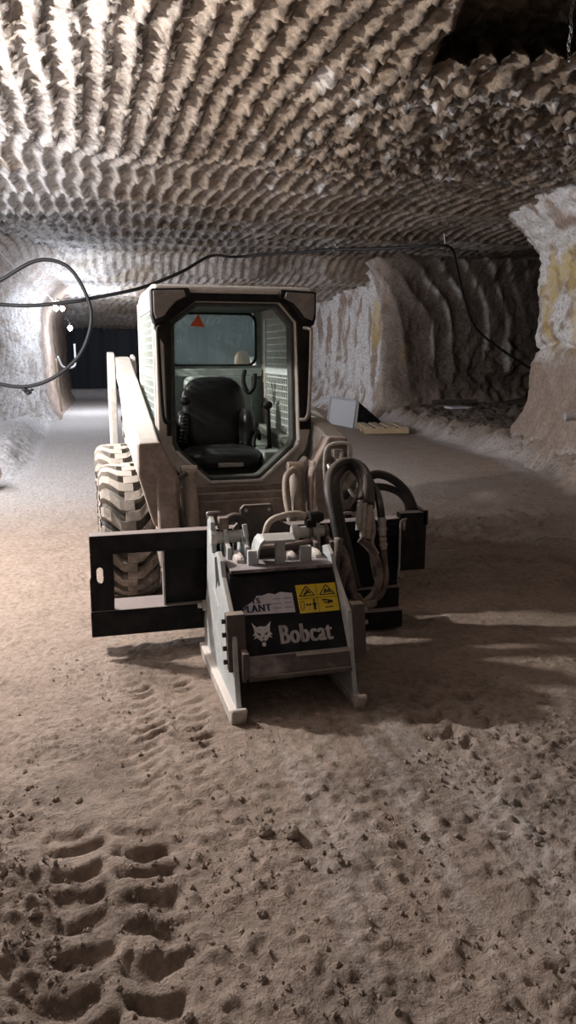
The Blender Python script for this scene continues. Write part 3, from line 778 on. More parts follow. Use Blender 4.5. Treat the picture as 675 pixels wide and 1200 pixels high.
# side plates
prof = [(-.80, .03), (-.79, .15), (-.92, .40), (-.965, .70), (-.98, .765), (-1.03, .795), (-1.08, .77), (-1.11, .62), (-1.16, .60), (-1.19, .64), (-1.26, .665), (-1.33, .635), (-1.38, .57), (-1.55, .455), (-1.60, .43), (-1.655, .20), (-1.71, .03)]
for s in (-1, 1):
    x0, x1 = (-.31, -.285) if s < 0 else (.242, .265)
    b = MB(); b.prism(prof, 'X', x0, x1)
    sp = b.build('side_plate', 'pgrey', PL, .004)
    b = MB(); xa, xb = (-.345, -.275) if s < 0 else (.236, .282)
    b.prism([(-.83, -.01), (-.83, .045), (-1.70, .05), (-1.77, .085), (-1.785, .07), (-1.75, -.01)], 'X', xa, xb); b.build('skid_shoe', 'skid', sp, .008)
    b = MB(); b.prism([(-1.545, .455), (-1.60, .20), (-1.645, .20), (-1.60, .455)], 'X', *((-.33, -.245) if s < 0 else (.265, .328)))
    b.build('front_flange', 'brownsteel', sp, .004)
    for k in range(4):
        z = .24 + k * .06; y = -1.575 - (.42 - z) * .20
        b = MB(); b.cyl((s * .325, y, z), (s * .348, y, z), .012, None, 6); b.build('bolt', 'ink' if s < 0 else 'fitting', sp)
    if s < 0:
        b = MB(); b.prism([(-1.47, .40), (-1.49, .30), (-1.53, .30), (-1.52, .42)], 'X', -.3135, -.3105); b.build('edge_sticker', 'yellow', sp)
        # cut-out in the arched ear and the plate's lettering stripe
        b = MB(); b.prism([(-1.23, .47), (-1.20, .62), (-1.25, .635), (-1.33, .52), (-1.30, .50), (-1.27, .53)], 'X', -.3125, -.3105); b.build('lifting_eye', 'ink', sp)
        b = MB(); b.cyl((-.31, -.88, .27), (-.33, -.88, .27), .03, None, 14); b.cyl((-.33, -.88, .27), (-.355, -.88, .27), .014, None, 12); b.build('depth_pin', 'fitting', sp, .003)
        b = MB(); b.prism([(-1.15, .46), (-1.3, .40), (-1.3, .39), (-1.15, .45)], 'X', -.3125, -.3105); b.prism([(-1.2, .30), (-1.42, .14), (-1.42, .13), (-1.2, .29)], 'X', -.3125, -.3105); b.build('scratch_mark', 'whitetext', sp)
# hood
A_ = Vector((0, -1.40, .565)); B_ = Vector((0, -1.62, .25)); ev = (A_ - B_).normalized(); MID = (A_ + B_) / 2; nv = Vector((1, 0, 0)).cross(ev)
if nv.y > 0: nv = -nv
PM = Matrix(((1, 0, nv.x, MID.x), (0, ev.y, nv.y, MID.y), (0, ev.z, nv.z, MID.z), (0, 0, 0, 1)))
b = MB(); b.prism([(-1.40, .565), (-1.37, .59), (-.98, .60), (-.98, .30), (-1.50, .20), (-1.62, .25)], 'X', -.283, .243)
hood = b.build('hood', 'hoodblack', PL, .01)
b = MB(); b.box(-.27, .235, -1.40, -1.02, .585, .603); b.build('hood_top', 'apron', PL, .004)
b = MB(); b.prism([(-1.605, .255), (-1.64, .262), (-1.675, .185), (-1.66, .178)], 'X', -.262, .24); ap = b.build('apron', 'apron', PL, .003)
b = MB(); b.box(-.262, .24, -1.69, -1.66, .165, .185); b.box(-.275, -.245, -1.69, -1.60, .165, .30); b.build('apron_rail', 'brownsteel', ap, .003)
b = MB(); b.box(-.02, .24, -1.655, -1.625, .25, .262); b.build('wear_strip', 'fitting', ap, .002)
b = MB(); b.cyl((-.25, -1.32, .22), (.23, -1.32, .22), .16, None, 28)
for k in range(60):
    a = k * 2.4; x = -.24 + .46 * k / 59
    c = Vector((x, -1.32 + .16 * math.cos(a), .22 + .16 * math.sin(a))); d = Vector((0, math.cos(a), math.sin(a)))
    b.cyl(c, c + d * .035, .014, .006, 6)
b.build('cutting_drum', 'brownsteel', PL)
# lugs, pins and brackets standing on the hood
def ear(x, w, y0, y1, zt, mat='pgrey'):
    pts = [(y0, .55), (y1, .55), (y1 - .005, .68)]
    yc = (y0 + y1) / 2 + .02; r = .05
    for k in range(7):
        a = math.radians(-10 + k * 33.3); pts.append((yc + r * math.cos(a), zt - r + r * math.sin(a)))
    pts.append((y0 + .005, .66))
    b = MB(); b.prism(pts, 'X', x - w / 2, x + w / 2); return b.build('mounting_lug', mat, PL, .004)
ear(-.235, .022, -1.20, -.98, .735); ear(-.145, .022, -1.20, -.98, .73)
ear(.215, .022, -1.20, -.98, .73, 'brownsteel'); ear(.300, .022, -1.20, -.98, .73, 'brownsteel')
for x0, x1 in ((-.30, -.155), (.13, .315)):
    b = MB(); b.cyl((x0, -1.07, .69), (x1, -1.07, .69), .032, None, 18); b.cyl((x0 - .012, -1.07, .69), (x0 + .02, -1.07, .69), .042, None, 18); b.build('hinge_pin', 'white', PL, .004)
for x, w, zt in ((-.145, .052, .675), (-.01, .046, .725), (.12, .055, .68)):
    b = MB(); b.box(x - w / 2, x + w / 2, -1.335, -1.30, .58, zt); b.build('bracket', 'pgrey' if x < .2 else 'brownsteel', PL, .003)
# arched step plate
arc = [(math.cos(math.radians(200 - k * 15)) * .08, math.sin(math.radians(200 - k * 15)) * .08) for k in range(9)]
b = MB()
poly = [(.055 + x * 1.0, .69 + z) for x, z in arc] + [(.06, .772), (.18, .776), (.195, .765), (.195, .752), (.06, .756)] + [(.055 + x * .86, .69 + z * .86) for x, z in arc[::-1]][2:]
b.prism([(-1.36, .725), (-1.30, .745), (-1.22, .73), (-1.21, .715), (-1.30, .728), (-1.355, .71)], 'X', -.095, .06)
b.prism([(-.095, .735), (-.115, .715), (-.128, .68), (-.132, .64), (-.122, .64), (-.117, .678), (-.105, .705), (-.09, .722)], 'Y', -1.355, -1.215)
b.build('arched_plate', 'pgrey', PL, .004)
b = MB(); b.cyl((-.125, -1.18, .61), (-.14, -1.15, .70), .008, None, 8); b.cyl((-.14, -1.15, .70), (-.148, -1.14, .765), .013, None, 10); b.build('depth_lever', 'pgrey', PL, .002)
b = MB(); b.cyl((-.12, -1.18, .625), (.02, -1.18, .635), .035, None, 14); b.cyl((.02, -1.18, .635), (.20, -1.13, .64), .028, None, 14); b.build('cross_shaft', 'brownsteel', PL, .004)
b = MB(); b.box(-.265, -.215, -1.08, -1.02, .725, .79); b.build('valve_block', 'hosedust', PL, .005)
b = MB(); b.tube([(-.22, -1.05, .77), (-.18, -1.05, .785), (-.145, -1.06, .765), (-.135, -1.06, .70)], .024, 10, 5); b.build('short_hose', 'hose', PL, 0, True)
b = MB(); b.tube([(-.31, -1.02, .78), (-.315, -1.02, .805), (-.30, -1.02, .81), (-.25, -1.02, .81)], .006, 6, 4); b.build('wire_guard', 'fitting', PL, 0, True)
b = MB(); b.cyl((.20, -1.08, .765), (.265, -1.06, .765), .036, None, 14); b.cyl((.25, -1.065, .765), (.285, -1.055, .765), .028, None, 12); b.box(.19, .24, -1.11, -1.05, .72, .76); b.build('hydraulic_motor', 'cabblack', PL, .004)
b = MB(); b.tube([(-.025, -1.07, .62), (-.02, -1.06, .70), (.01, -1.05, .755), (.08, -1.05, .78), (.15, -1.05, .785), (.20, -1.06, .77)], .017, 10, 6); b.build('short_hose', 'cylinder', PL, 0, True)
for x0, x1, zt in ((-.225, -.17, .632), (.04, .095, .628), (.175, .225, .63)):
    b = MB(); b.ball(((x0 + x1) / 2, -1.2, .604), ((x1 - x0) / 2, .09, zt - .6), 12, 8, power=.7); b.build('dust_clod', 'skid', PL)

# writing and marks on the hood, built on the sloping face
def on_face(b, off): return [tuple(PM @ Vector((x, y, off))) for x, y in b]
def decal(name, polys, mat, parent, z0, th=.0012):
    b = MB()
    for p in polys:
        n = len(p); vs = on_face(p, z0) + on_face(p, z0 + th)
        b.add(vs, [tuple(range(n)), tuple(range(n, 2 * n))] + [(i, (i + 1) % n, n + (i + 1) % n, n + i) for i in range(n)])
    return b.build(name, mat, parent)
def text(name, s, x, y, w, h, mat, parent, z0, bold=.0, shear=0, rot=0):
    cu = bpy.data.curves.new('tmp_text', 'FONT'); cu.body = s; cu.size = 1; cu.extrude = .01; cu.space_character = 1.12 if bold else 1
    ob = bpy.data.objects.new('tmp_text', cu); COL.objects.link(ob)
    dg = bpy.context.evaluated_depsgraph_get(); me = bpy.data.meshes.new_from_object(ob.evaluated_get(dg))
    bpy.data.objects.remove(ob); bpy.data.curves.remove(cu)
    if bold:
        import bmesh
        bm0 = bmesh.new()
        for k in range(7):
            me2 = me.copy(); me2.transform(Matrix.Translation((bold * (k / 3 - 1), 0, 0))); bm0.from_mesh(me2); bpy.data.meshes.remove(me2)
        bm0.to_mesh(me); bm0.free()
    co = np.array([v.co[:] for v in me.vertices]); mn = co.min(0); mxx = co.max(0)
    for v in me.vertices:
        u = (v.co.x - mn[0]) / (mxx[0] - mn[0]) * w; q = (v.co.y - mn[1]) / (mxx[1] - mn[1]) * h
        u += shear * q
        v.co = PM @ Vector((x + u * math.cos(rot) - q * math.sin(rot), y + u * math.sin(rot) + q * math.cos(rot), z0 + (.0012 if v.co.z > 0 else 0)))
    me.name = name; me.materials.clear(); me.materials.append(M[mat])
    o = bpy.data.objects.new(name, me); COL.objects.link(o); attach(o, parent); return o
F0 = .002
text('brand_lettering', 'Bobcat', -.075, -.142, .255, .088, 'whitetext', hood, F0, bold=.055)
# cat head emblem
cxh, cyh, sx, sy = -.155, -.086, .046, .056
E2 = lambda pts: [(cxh + x * sx, cyh + y * sy) for x, y in pts]
head = E2([(-1, 1), (-.52, .58), (-.2, .66), (.1, .62), (.42, .60), (1, 1.02), (.80, .45), (.78, .15), (1.0, -.12), (.72, -.10), (.95, -.38), (.62, -.28), (.42, -.50), (.25, -.62), (.0, -.56), (-.22, -.62), (-.38, -.50), (-.62, -.28), (-.98, -.40), (-.72, -.12), (-1.02, -.10), (-.80, .15), (-.82, .48)])
em = decal('cat_emblem', [head, E2([(-.16, -.72), (.16, -.70), (.22, -.92), (.1, -1.05), (-.1, -1.05), (-.2, -.9)])], 'whitetext', hood, F0)
decal('emblem_ink', [E2([(-.62, .18), (-.15, -.02), (-.2, -.12), (-.42, -.10)]), E2([(.62, .2), (.18, -.02), (.22, -.12), (.44, -.08)]), E2([(-.12, -.28), (.16, -.26), (.04, -.42)]), E2([(.0, -.40), (.04, -.40), (.08, -.62), (-.04, -.62)]),
                     E2([(-.55, .48), (-.25, .34), (-.28, .30)]), E2([(.55, .48), (.25, .34), (.28, .30)]), E2([(-.6, -.18), (-.25, -.35), (-.25, -.38)]), E2([(.6, -.18), (.28, -.35), (.28, -.38)])], 'ink', hood, F0 + .0012, .0008)
# torn white hire sticker
hire = [(-.246, .010), (.016, .004), (.014, .098), (-.01, .102), (-.045, .108), (-.07, .098), (-.10, .106), (-.13, .097), (-.16, .098), (-.175, .075), (-.20, .062), (-.225, .050), (-.238, .030)]
decal('hire_sticker', [hire], 'hirewhite', hood, F0)
text('sticker_lettering', 'TS', -.190, .060, .044, .026, 'navy', hood, F0 + .0012, bold=.05)
text('sticker_lettering', 'PLANT', -.238, .020, .142, .034, 'navy', hood, F0 + .0012, bold=.05)
lines = []
for i in range(3):
    for x0, x1 in ((-.085, -.045), (-.033, .006)): lines.append([(x0, .030 + i * .022), (x1, .029 + i * .022), (x1, .0315 + i * .022), (x0, .0325 + i * .022)])
decal('sticker_print', lines, 'navy', hood, F0 + .0012, .0006)
# yellow warning sticker with four pictograms
decal('warning_sticker', [[(.038, -.006), (.234, -.006), (.234, .134), (.034, .134)]], 'yellow', hood, F0)
pk = []
def seg(x0, y0, x1, y1, w=.0022):
    d = Vector((x1 - x0, y1 - y0)); n = Vector((-d.y, d.x)).normalized() * w
    pk.append([(x0 + n.x, y0 + n.y), (x1 + n.x, y1 + n.y), (x1 - n.x, y1 - n.y), (x0 - n.x, y0 - n.y)])
for cxp in (.085, .185):
    for a, c in (((-.038, .078), (.038, .078)), ((.038, .078), (.0, .126)), ((.0, .126), (-.038, .078))):
        seg(cxp + a[0], a[1], cxp + c[0], c[1], .0025)
seg(.070, .084, .090, .098, .005); seg(.090, .098, .103, .090, .004); seg(.082, .108, .096, .100, .003)
seg(.172, .084, .180, .104, .004); seg(.180, .104, .186, .090, .004); seg(.190, .086, .198, .104, .004); seg(.198, .098, .208, .084, .003)
seg(.134, -.004, .134, .132, .0012); seg(.038, .064, .232, .064, .0012)
seg(.046, .050, .046, .010, .0015); seg(.046, .050, .064, .050, .0015); seg(.064, .050, .062, .018, .0015); seg(.050, .006, .062, .018, .0015)
seg(.074, .034, .098, .034, .002); seg(.074, .034, .081, .041, .002); seg(.074, .034, .081, .027, .002); seg(.098, .034, .091, .041, .002); seg(.098, .034, .091, .027, .002)
seg(.115, .046, .115, .006, .006); seg(.104, .034, .126, .034, .0035)
pk.append([(.115 + .006 * math.cos(k * PI / 4), .054 + .006 * math.sin(k * PI / 4)) for k in range(8)])
seg(.155, .052, .182, .050, .004); seg(.182, .046, .206, .040, .007); seg(.160, .040, .190, .034, .003); seg(.165, .014, .205, .016, .0025)
decal('warning_print', pk, 'ink', hood, F0 + .0012, .0006)

# hydraulic hoses (a, b measured in hose-bundle units from the top of the right arm plate)
def H(a, b_, y):
    d = -.5 - y
    return (.502 - .327 * d + a * (.0054 - .002 * d), y, .875 + .167 * d - b_ * (.0053 - .001 * d))
hoses = [
    (.030, 'hose', [H(24, 135, -1.0), H(17, 85, -.95), H(8, 45, -.88), H(1, 18, -.80), H(1, 0, -.70), H(10, -13, -.62), H(25, -17, -.58), H(41, -8, -.62), H(50, 12, -.72), H(52, 35, -.84)]),
    (.028, 'hose', [H(38, 130, -.98), H(26, 85, -.94), H(14, 46, -.86), H(8, 16, -.76), H(10, -2, -.66), H(21, -13, -.58), H(35, -10, -.58), H(45, 6, -.70), H(45, 32, -.84)]),
    (.026, 'hose', [H(20, 75, -.92), H(9, 36, -.84), H(6, 8, -.74), H(14, -9, -.60), H(26, -12, -.56), H(40, 4, -.66), H(40, 28, -.83)]),
    (.024, 'hose', [H(16, 60, -.90), H(3, 24, -.80), H(-1, 6, -.70), H(4, -8, -.58), H(14, -16, -.46), H(16, -26, -.40)]),
    (.026, 'hose', [H(44, 2, -.62), H(60, -2, -.62), H(80, 6, -.64), H(97, 22, -.66), H(107, 42, -.68)]),
    (.022, 'hose', [H(50, 12, -.62), H(70, 14, -.62), H(88, 22, -.64), H(98, 34, -.66), H(100, 48, -.68)]),
    (.022, 'hose', [H(50, 6, -.66), H(60, 20, -.74), H(66, 38, -.84), H(68, 52, -.86)]),
    (.026, 'hosedust', [H(16, 80, -.95), H(24, 100, -1.0), H(16, 130, -1.05), H(28, 148, -1.05), H(42, 140, -1.0)]),
    (.026, 'hosedust', [H(14, 70, -.94), H(10, 100, -1.0), H(8, 135, -1.05)]),
    (.022, 'hosedust', [H(40, 72, -.86), H(52, 82, -.88), H(64, 100, -.90), H(68, 120, -.92), H(60, 140, -.94), H(45, 150, -.98)]),
    (.018, 'hosedust', [H(72, 84, -.87), H(74, 104, -.88), H(76, 124, -.90), H(70, 140, -.92), H(58, 148, -.95)]),
    (.016, 'hosedust', [H(50, 66, -.85), H(56, 88, -.86), H(60, 110, -.88), H(66, 130, -.9), H(62, 146, -.92)]),
    (.022, 'hosedust', [H(22, 92, -.98), H(30, 115, -1.02), H(36, 138, -1.04), H(48, 150, -1.0), H(62, 150, -.96)]),
    (.014, 'cylinder', [H(54, 40, -.84), H(58, 62, -.85), H(56, 78, -.86), H(64, 92, -.88)]),
]
for r_, m_, pts in hoses:
    b = MB(); b.tube(pts, r_, 12, 7); b.build('hydraulic_hose', m_, PL, 0, True)
for pts, r_ in (([H(52, 33, -.845), H(50, 72, -.86)], .021), ([H(45, 30, -.845), H(44, 70, -.86)], .019), ([H(40, 27, -.84), H(38, 62, -.86)], .017), ([H(68, 48, -.86), H(70, 70, -.87)], .024), ([H(70, 71, -.87), H(72, 86, -.875)], .021)):
    p, q = Vector(pts[0]), Vector(pts[1])
    b = MB(); b.cyl(p, q, r_, r_ * .95, 14); b.cyl(p.lerp(q, .55), p.lerp(q, .75), r_ * 1.22, None, 6); b.cyl(p.lerp(q, .15), p.lerp(q, .25), r_ * 1.15, None, 14)
    b.build('hose_fitting', 'fitting' if r_ != .021 or pts[0][0] < .6 else 'cylinder', PL, .003)
b = MB(); b.tube([H(24, 14, -.40), H(30, 22, -.42), H(42, 24, -.42), H(52, 16, -.42)], .012, 8, 5); b.build('guard_loop', 'fitting', PL, 0, True)

# ------------------------------------------------------------------ cables, lamps and other loose things
b = MB()
b.tube([(-2.6, 7.0, 2.30), (-1.949, 7.2, 2.296), (-1.484, 7.2, 2.292), (-.9, 7.2, 2.36), (-.678, 7.25, 2.41), (-.144, 7.4, 2.53), (.236, 7.7, 2.66), (.80, 8.2, 2.92), (1.45, 9.2, 3.30), (2.20, 10.9, 3.50), (3.05, 10.6, 3.55), (3.9, 9.8, 3.56), (4.65, 9.15, 3.52), (5.5, 8.71, 3.55), (5.95, 8.95, 3.54), (6.5, 9.8, 3.35), (7.1, 10.6, 2.85), (7.9, 11.4, 2.15), (9.2, 11.9, 1.5), (10.4, 12.3, 1.0)], .027, 8, 8)
tag(b.build('power_cable', 'cable', None, 0, True), 'black power cable slung under the ceiling from left edge into the right crosscut', 'cable')
b = MB()
b.tube([(-2.4, 7.1, 2.38), (-1.927, 7.14, 2.62), (-1.446, 7.14, 2.895), (-1.095, 7.14, 2.893), (-.867, 7.14, 2.698), (-.70, 7.14, 2.28), (-.735, 7.14, 1.912), (-.929, 7.14, 1.541), (-1.31, 7.14, 1.245), (-1.677, 7.14, 1.137), (-2.029, 7.14, 1.177), (-2.5, 7.1, 1.3)], .027, 8, 8)
loop = tag(b.build('cable_loop', 'cable', None, 0, True), 'big hanging loop of black cable in front of the white left wall', 'cable')
b = MB(); rr = random.Random(4)
for k in range(16):
    a = rr.uniform(-1, 1); c = Vector((-1.645 + a * .07, 7.14 + rr.uniform(-.02, .02), 1.10 - rr.uniform(0, .07) * (1 - abs(a))))
    b.ball(c, (rr.uniform(.015, .035), .02, rr.uniform(.015, .035)), 6, 4)
b.build('tape_wrap', 'cable', loop)
for x, y, z0 in ((3.93, 9.78, 3.56), (5.68, 8.75, 3.55)):
    zt = float(ceil_z(np.array([[x]]), np.array([[y]]))[0, 0]) + .03
    b = MB(); b.tube([(x, y, zt), (x + .01, y, zt - .06), (x + .04, y, z0 + .03), (x + .02, y, z0 - .04), (x - .03, y, z0 - .03), (x - .02, y, z0 + .05)], .008, 6, 4)
    tag(b.build('cable_hanger', 'galv', None, 0, True), 'bent wire hook holding the cable near the middle of the ceiling' if x < 5 else 'bent wire hook holding the cable where it turns down into the crosscut', 'hook', 'cable hooks in the ceiling')
b = MB(); b.tube([(-2.3, 8.4, 3.55), (-2.191, 9.0, 3.372), (-2.086, 9.5, 3.291), (-1.959, 10.2, 3.163), (-1.863, 11.0, 3.02), (-1.692, 12.0, 2.917), (-1.492, 13.2, 2.874), (-1.40, 14.3, 2.82), (-1.355, 14.5, 2.80)], .011, 6, 6)
tag(b.build('lamp_wire', 'wire', None, 0, True), 'thin pale wire drooping from the ceiling to the wall lamps', 'wire')
b = MB(); b.tube([(-1.38, 14.6, 1.55), (-1.30, 14.7, 1.34), (-1.18, 14.8, 1.28), (-1.02, 15.0, 1.31), (-.98, 15.1, 1.45), (-.98, 15.1, 1.85)], .025, 8, 6)
tag(b.build('conduit', 'wire', None, 0, True), 'pale conduit curling around the left wall corner below the lamps', 'conduit')
b = MB(); b.tube([(-1.42, 14.4, 1.5), (-1.40, 14.5, .9), (-1.36, 14.6, .25)], .022, 8, 5)
tag(b.build('drop_pipe', 'wood', None, 0, True), 'thin upright pole leaning against the left wall corner', 'pole')
for i, (x, y, z, lb) in enumerate(((-1.355, 14.55, 2.66, 'left one of two bright lamps side by side on the white wall corner'), (-1.21, 14.6, 2.66, 'right one of two bright lamps side by side on the white wall corner'), (-1.06, 14.9, 2.22, 'single bright lamp hanging below the pair on the left wall corner'))):
    l = thing('wall_lamp', lb, 'lamp', (x, y, z), 'bright lamps on the left wall corner')
    b = MB(); b.ball((x, y, z), (.055, .055, .065), 14, 10); b.build('bulb', 'lampglow', l, 0, True)
    b = MB(); b.cyl((x, y, z + .055), (x, y, z + .14), .035, .028, 12); b.tube([(x, y, z + .13), (x - .05, y + .02, z + .2), (x - .12, y + .05, z + .22)], .01, 6, 4); b.build('lamp_holder', 'ink', l)

# ventilation curtain closing the far end
b = MB(); nx_, nz_ = 60, 12; vs = []; fs = []
for side in (0, 1):
    for j in range(nz_ + 1):
        for i in range(nx_ + 1):
            x = -1.35 + 6.2 * i / nx_; z = .1 + 2.75 * j / nz_
            vs.append((x, 26.6 + .06 * math.sin(x * 5 + .4 * math.sin(z * 2)) + .02 * math.sin(x * 17) + side * .012, z))
W_ = nx_ + 1; off = W_ * (nz_ + 1)
for j in range(nz_):
    for i in range(nx_):
        a = j * W_ + i; fs.append((a, a + 1, a + W_ + 1, a + W_)); fs.append((off + a, off + a + W_, off + a + W_ + 1, off + a + 1))
b.add(vs, fs)
tag(b.build('ventilation_curtain', 'curtain', None, 0, True), 'dark blue-black sheet closing the far end of the tunnel behind the loader', 'curtain')

# hanging chain at the top right
b = MB(); z = 4.30; k = 0
while z > 3.66:
    pts = []
    for q in range(10):
        a = q * 2 * PI / 10; u = .011 * math.cos(a); w = .021 * math.sin(a)
        pts.append((2.605 + (u if k % 2 else 0) + .006 * math.sin(k), .5 + (0 if k % 2 else u), z + w))
    b.tube(pts, .0042, 6, 1, True); z -= .031; k += 1
tag(b.build('hanging_chain', 'galv', None, 0, True), 'steel link chain hanging from the dark ceiling recess at the top right', 'chain')

# grey trough and timber pallet by the right wall
TR = thing('steel_trough', 'grey steel trough turned on its side at the foot of the far right wall', 'trough', (5.0, 11.4, 0))
tri = [(0, .60), (-.08, .0), (.75, .02)]
def tp(x, z, d): return (4.98 + x * 1.0 - .30 * d, 11.25 + .9 * d + x * .15, z + .04 * d)
b = MB(); o3 = [tp(x, z, 0) for x, z in tri]; i3 = [tp(x, z, 1) for x, z in tri]
b.add(o3 + i3, [(0, 1, 2), (3, 5, 4), (1, 4, 5, 2), (0, 2, 5, 3)]); b.build('trough_shell', 'black', TR, .006)
b = MB(); q = [tp(-.002, .60, 0), tp(-.085, .0, 0), tp(-.085, .0, 1), tp(-.002, .60, 1)]
vs = [Vector(p) for p in q] + [Vector(p) + Vector((-.03, -.02, 0)) for p in q]
b.add(vs, [(0, 1, 2, 3), (4, 7, 6, 5), (0, 4, 5, 1), (1, 5, 6, 2), (2, 6, 7, 3), (3, 7, 4, 0)]); b.build('trough_plate', 'bucketgrey', TR, .004)
b = MB()
for p0, p1 in ((q[0], q[1]), (q[2], q[3]), (q[0], q[3])): b.cyl(Vector(p0) + Vector((-.03, -.03, 0)), Vector(p1) + Vector((-.03, -.03, 0)), .022, None, 8)
b.cyl(Vector(o3[0]) + Vector((.01, -.02, 0)), Vector(o3[1]) + Vector((.03, -.02, 0)), .035, None, 8)
b.build('trough_rim', 'bucketgrey', TR)
PA = thing('timber_pallet', 'small pale timber pallet lying in front of the steel trough', 'pallet', (5.1, 10.2, 0))
pm = Matrix.Translation((5.15, 10.25, 0)) @ Matrix.Rotation(math.radians(-12), 4, 'Z')
for k in range(4):
    b = MB(); b.box(-.42 + k * .24, -.27 + k * .24, -.55, .55, .135, .16, pm); b.build('slat', 'wood', PA, .004)
for y in (-.55, 0, .5):
    b = MB(); b.box(-.44, .48, y, y + .05, .02, .134, pm); b.build('bearer', 'wood', PA, .004)
# scraps on the crosscut heap
hz = lambda x, y: float(floor_h(np.array([[float(x)]]), np.array([[float(y)]]))[0, 0])
b = MB(); z = hz(7.6, 11.4) + .06; b.box(7.25, 7.75, 11.2, 11.6, z, z + .05); tag(b.build('white_board', 'hirewhite', None, .01), 'small white board lying on the brown heap in the crosscut', 'board')
b = MB(); z = hz(7.6, 11.9) + .10; b.box(7.1, 8.3, 11.95, 12.1, z, z + .08); tag(b.build('dark_plank', 'brownsteel', None, .01), 'dark plank lying behind the white board on the heap', 'plank')
b = MB(); b.cyl((5.02, 3.72, .82), (5.8, 3.51, .82), .045, None, 16); b.cyl((5.02, 3.72, .82), (5.07, 3.706, .82), .055, None, 16); tag(b.build('pipe_stub', 'galv', None, .005), 'grey pipe stub sticking out of the right pillar at the picture edge', 'pipe')

# stones
def stone(name, x, y, r, seed, mat='stone'):
    rg = random.Random(seed); b = MB(); nu, nv2 = 10, 7
    b.ball((0, 0, 0), (r, r * rg.uniform(.7, 1), r * rg.uniform(.55, .8)), nu, nv2)
    jit = {}
    for i, p in enumerate(b.v):
        key = tuple(round(c, 4) for c in p); f = jit.setdefault(key, rg.uniform(.78, 1.18)); b.v[i] = tuple(c * f for c in p)
    o = b.build(name, mat); o.location = (x, y, hz(x, y) + r * .45); o.rotation_euler = (0, 0, rg.uniform(0, 6)); return o
tag(stone('stone', -.304, -2.60, .036, 1), 'largest loose stone on the floor in front of the planer', 'stone')
tag(stone('stone', -.385, -2.56, .026, 2), 'stone just left of the largest loose stone', 'stone')
tag(stone('boulder', -2.16, 4.95, .30, 3, 'stone'), 'brown boulder at the left picture edge beside the road', 'boulder')
protos = [stone('floor_stone', 9, -6.4, .016, 10 + i) for i in range(6)]
rg = random.Random(12); placed = 0; first6 = 0
while placed < 70:
    x = rg.uniform(-1.35, 1.2); y = rg.uniform(-3.4, -1.4)
    w = .15 + .85 * (x > .2) * (y < -2) + .6 * (x < -1.0) * (y < -2) + .5 * (y < -2.6)
    if rg.random() > w or (-.4 < x < .4 and y > -1.95): continue
    if first6 < 6: o = protos[first6]; first6 += 1
    else: o = protos[placed % 6].copy(); COL.objects.link(o)
    sc = rg.uniform(.4, 1.05) ; o.scale = (sc, sc, sc); o.location = (x, y, hz(x, y) + .004 * sc); o.rotation_euler = (rg.uniform(0, .5), 0, rg.uniform(0, 6))
    tag(o, 'small loose brown stone on the dusty foreground floor', 'stone', 'loose stones on the floor'); placed += 1
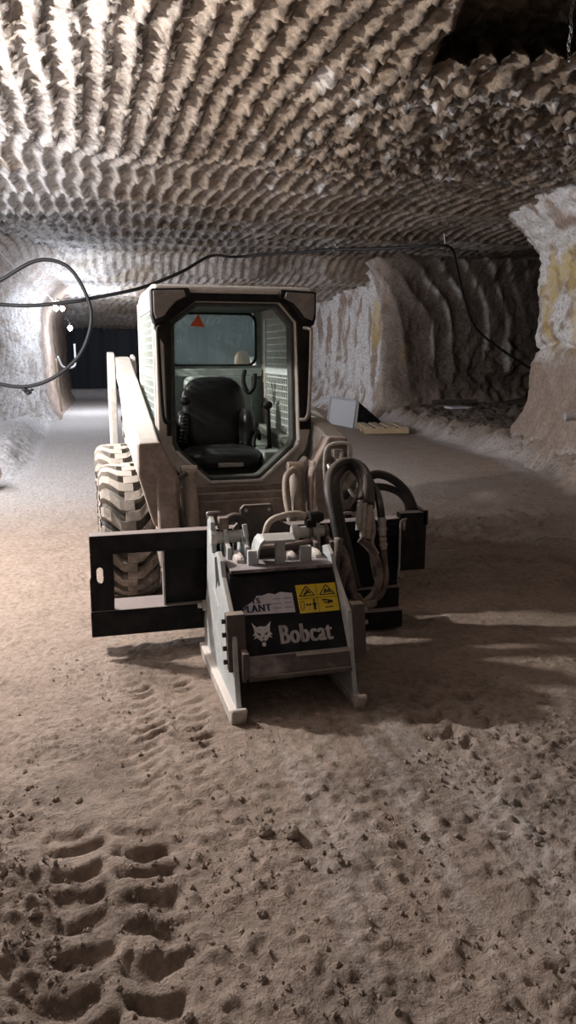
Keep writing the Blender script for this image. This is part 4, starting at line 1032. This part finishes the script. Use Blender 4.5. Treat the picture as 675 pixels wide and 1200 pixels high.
# gravel crumbs: uncountable
b = MB(); rg = random.Random(5); n = 0
octa = [(1, 0, 0), (-1, 0, 0), (0, 1, 0), (0, -1, 0), (0, 0, 1), (0, 0, -1)]; of = [(0, 2, 4), (2, 1, 4), (1, 3, 4), (3, 0, 4), (2, 0, 5), (1, 2, 5), (3, 1, 5), (0, 3, 5)]
xs = np.array([rg.uniform(-1.6, 1.8) for _ in range(14000)]); ys = np.array([rg.uniform(-3.6, -.6) for _ in range(14000)])
dens = .15 + .8 * sstep(.1, .5, xs) * (1 - sstep(-2.4, -1.6, ys)) + .7 * (1 - sstep(-1.15, -.95, xs)) * (1 - sstep(-2.4, -1.8, ys)) + .5 * (1 - sstep(-2.8, -2.3, ys))
dens = dens * sstep(.35, .6, fbm(xs * 3, ys * 3, 301, 3))
hs_ = floor_h(xs[None, :], ys[None, :])[0]
for x, y, d, h in zip(xs, ys, dens, hs_):
    if rg.random() > d: continue
    r = .0028 + .010 * rg.random() ** 4
    a = rg.uniform(0, 6); ca, sa = math.cos(a), math.sin(a)
    vs = []
    for p in octa:
        f = r * rg.uniform(.7, 1.3); vs.append((x + (p[0] * ca - p[1] * sa) * f, y + (p[0] * sa + p[1] * ca) * f, h + .3 * r + p[2] * f * .7))
    b.add(vs, of)
tag(b.build('gravel', 'gravel'), 'fine rock crumbs scattered over the foreground floor', 'gravel', kind='stuff')

# ------------------------------------------------------------------ light
def point(name, loc, power, col, r=.15):
    l = bpy.data.lights.new(name, 'POINT'); l.energy = power; l.color = col; l.shadow_soft_size = r
    o = bpy.data.objects.new(name, l); COL.objects.link(o); o.location = loc; return o
point('roof_floodlight', (-2.65, .6, 2.72), 590, (1, .95, .90), .09)
point('crosscut_floodlight', (-3.7, 3.4, 3.0), 300, (.92, .95, 1), .35)
point('crosscut_fill', (-4.2, 6.2, 2.7), 290, (.82, .89, 1), .15)  # added light to brighten the white left wall and the floor beside it
point('wall_lamp_light', (-.8, 13.7, 2.45), 95, (.80, .88, 1.0), .12)
point('wall_lamp_light', (-.5, 17.6, 2.0), 250, (.80, .88, 1.0), .1)
point('camera_fill', (-1.8, -5.8, 2.6), 8, (1, .94, .90), .5)  # added weak fill behind the camera, not a lamp of the mine
w = bpy.data.worlds.new('World'); SC.world = w; w.use_nodes = True
w.node_tree.nodes['Background'].inputs['Color'].default_value = (.006, .006, .008, 1)

# ------------------------------------------------------------------ camera
cam = bpy.data.cameras.new('camera'); cam.sensor_fit = 'VERTICAL'; cam.sensor_height = 36; cam.lens = 27
co = bpy.data.objects.new('camera', cam); COL.objects.link(co)
co.location = (-.91, -4.83, 1.6); co.rotation_euler = (PI / 2 - math.radians(11.6), 0, -math.radians(15))
cam.clip_start = .05; cam.clip_end = 200
SC.camera = co
SC.view_settings.view_transform = 'Standard'; SC.view_settings.look = 'None'; SC.view_settings.gamma = 1
SC.view_settings.use_curve_mapping = False; SC.view_settings.exposure = .5
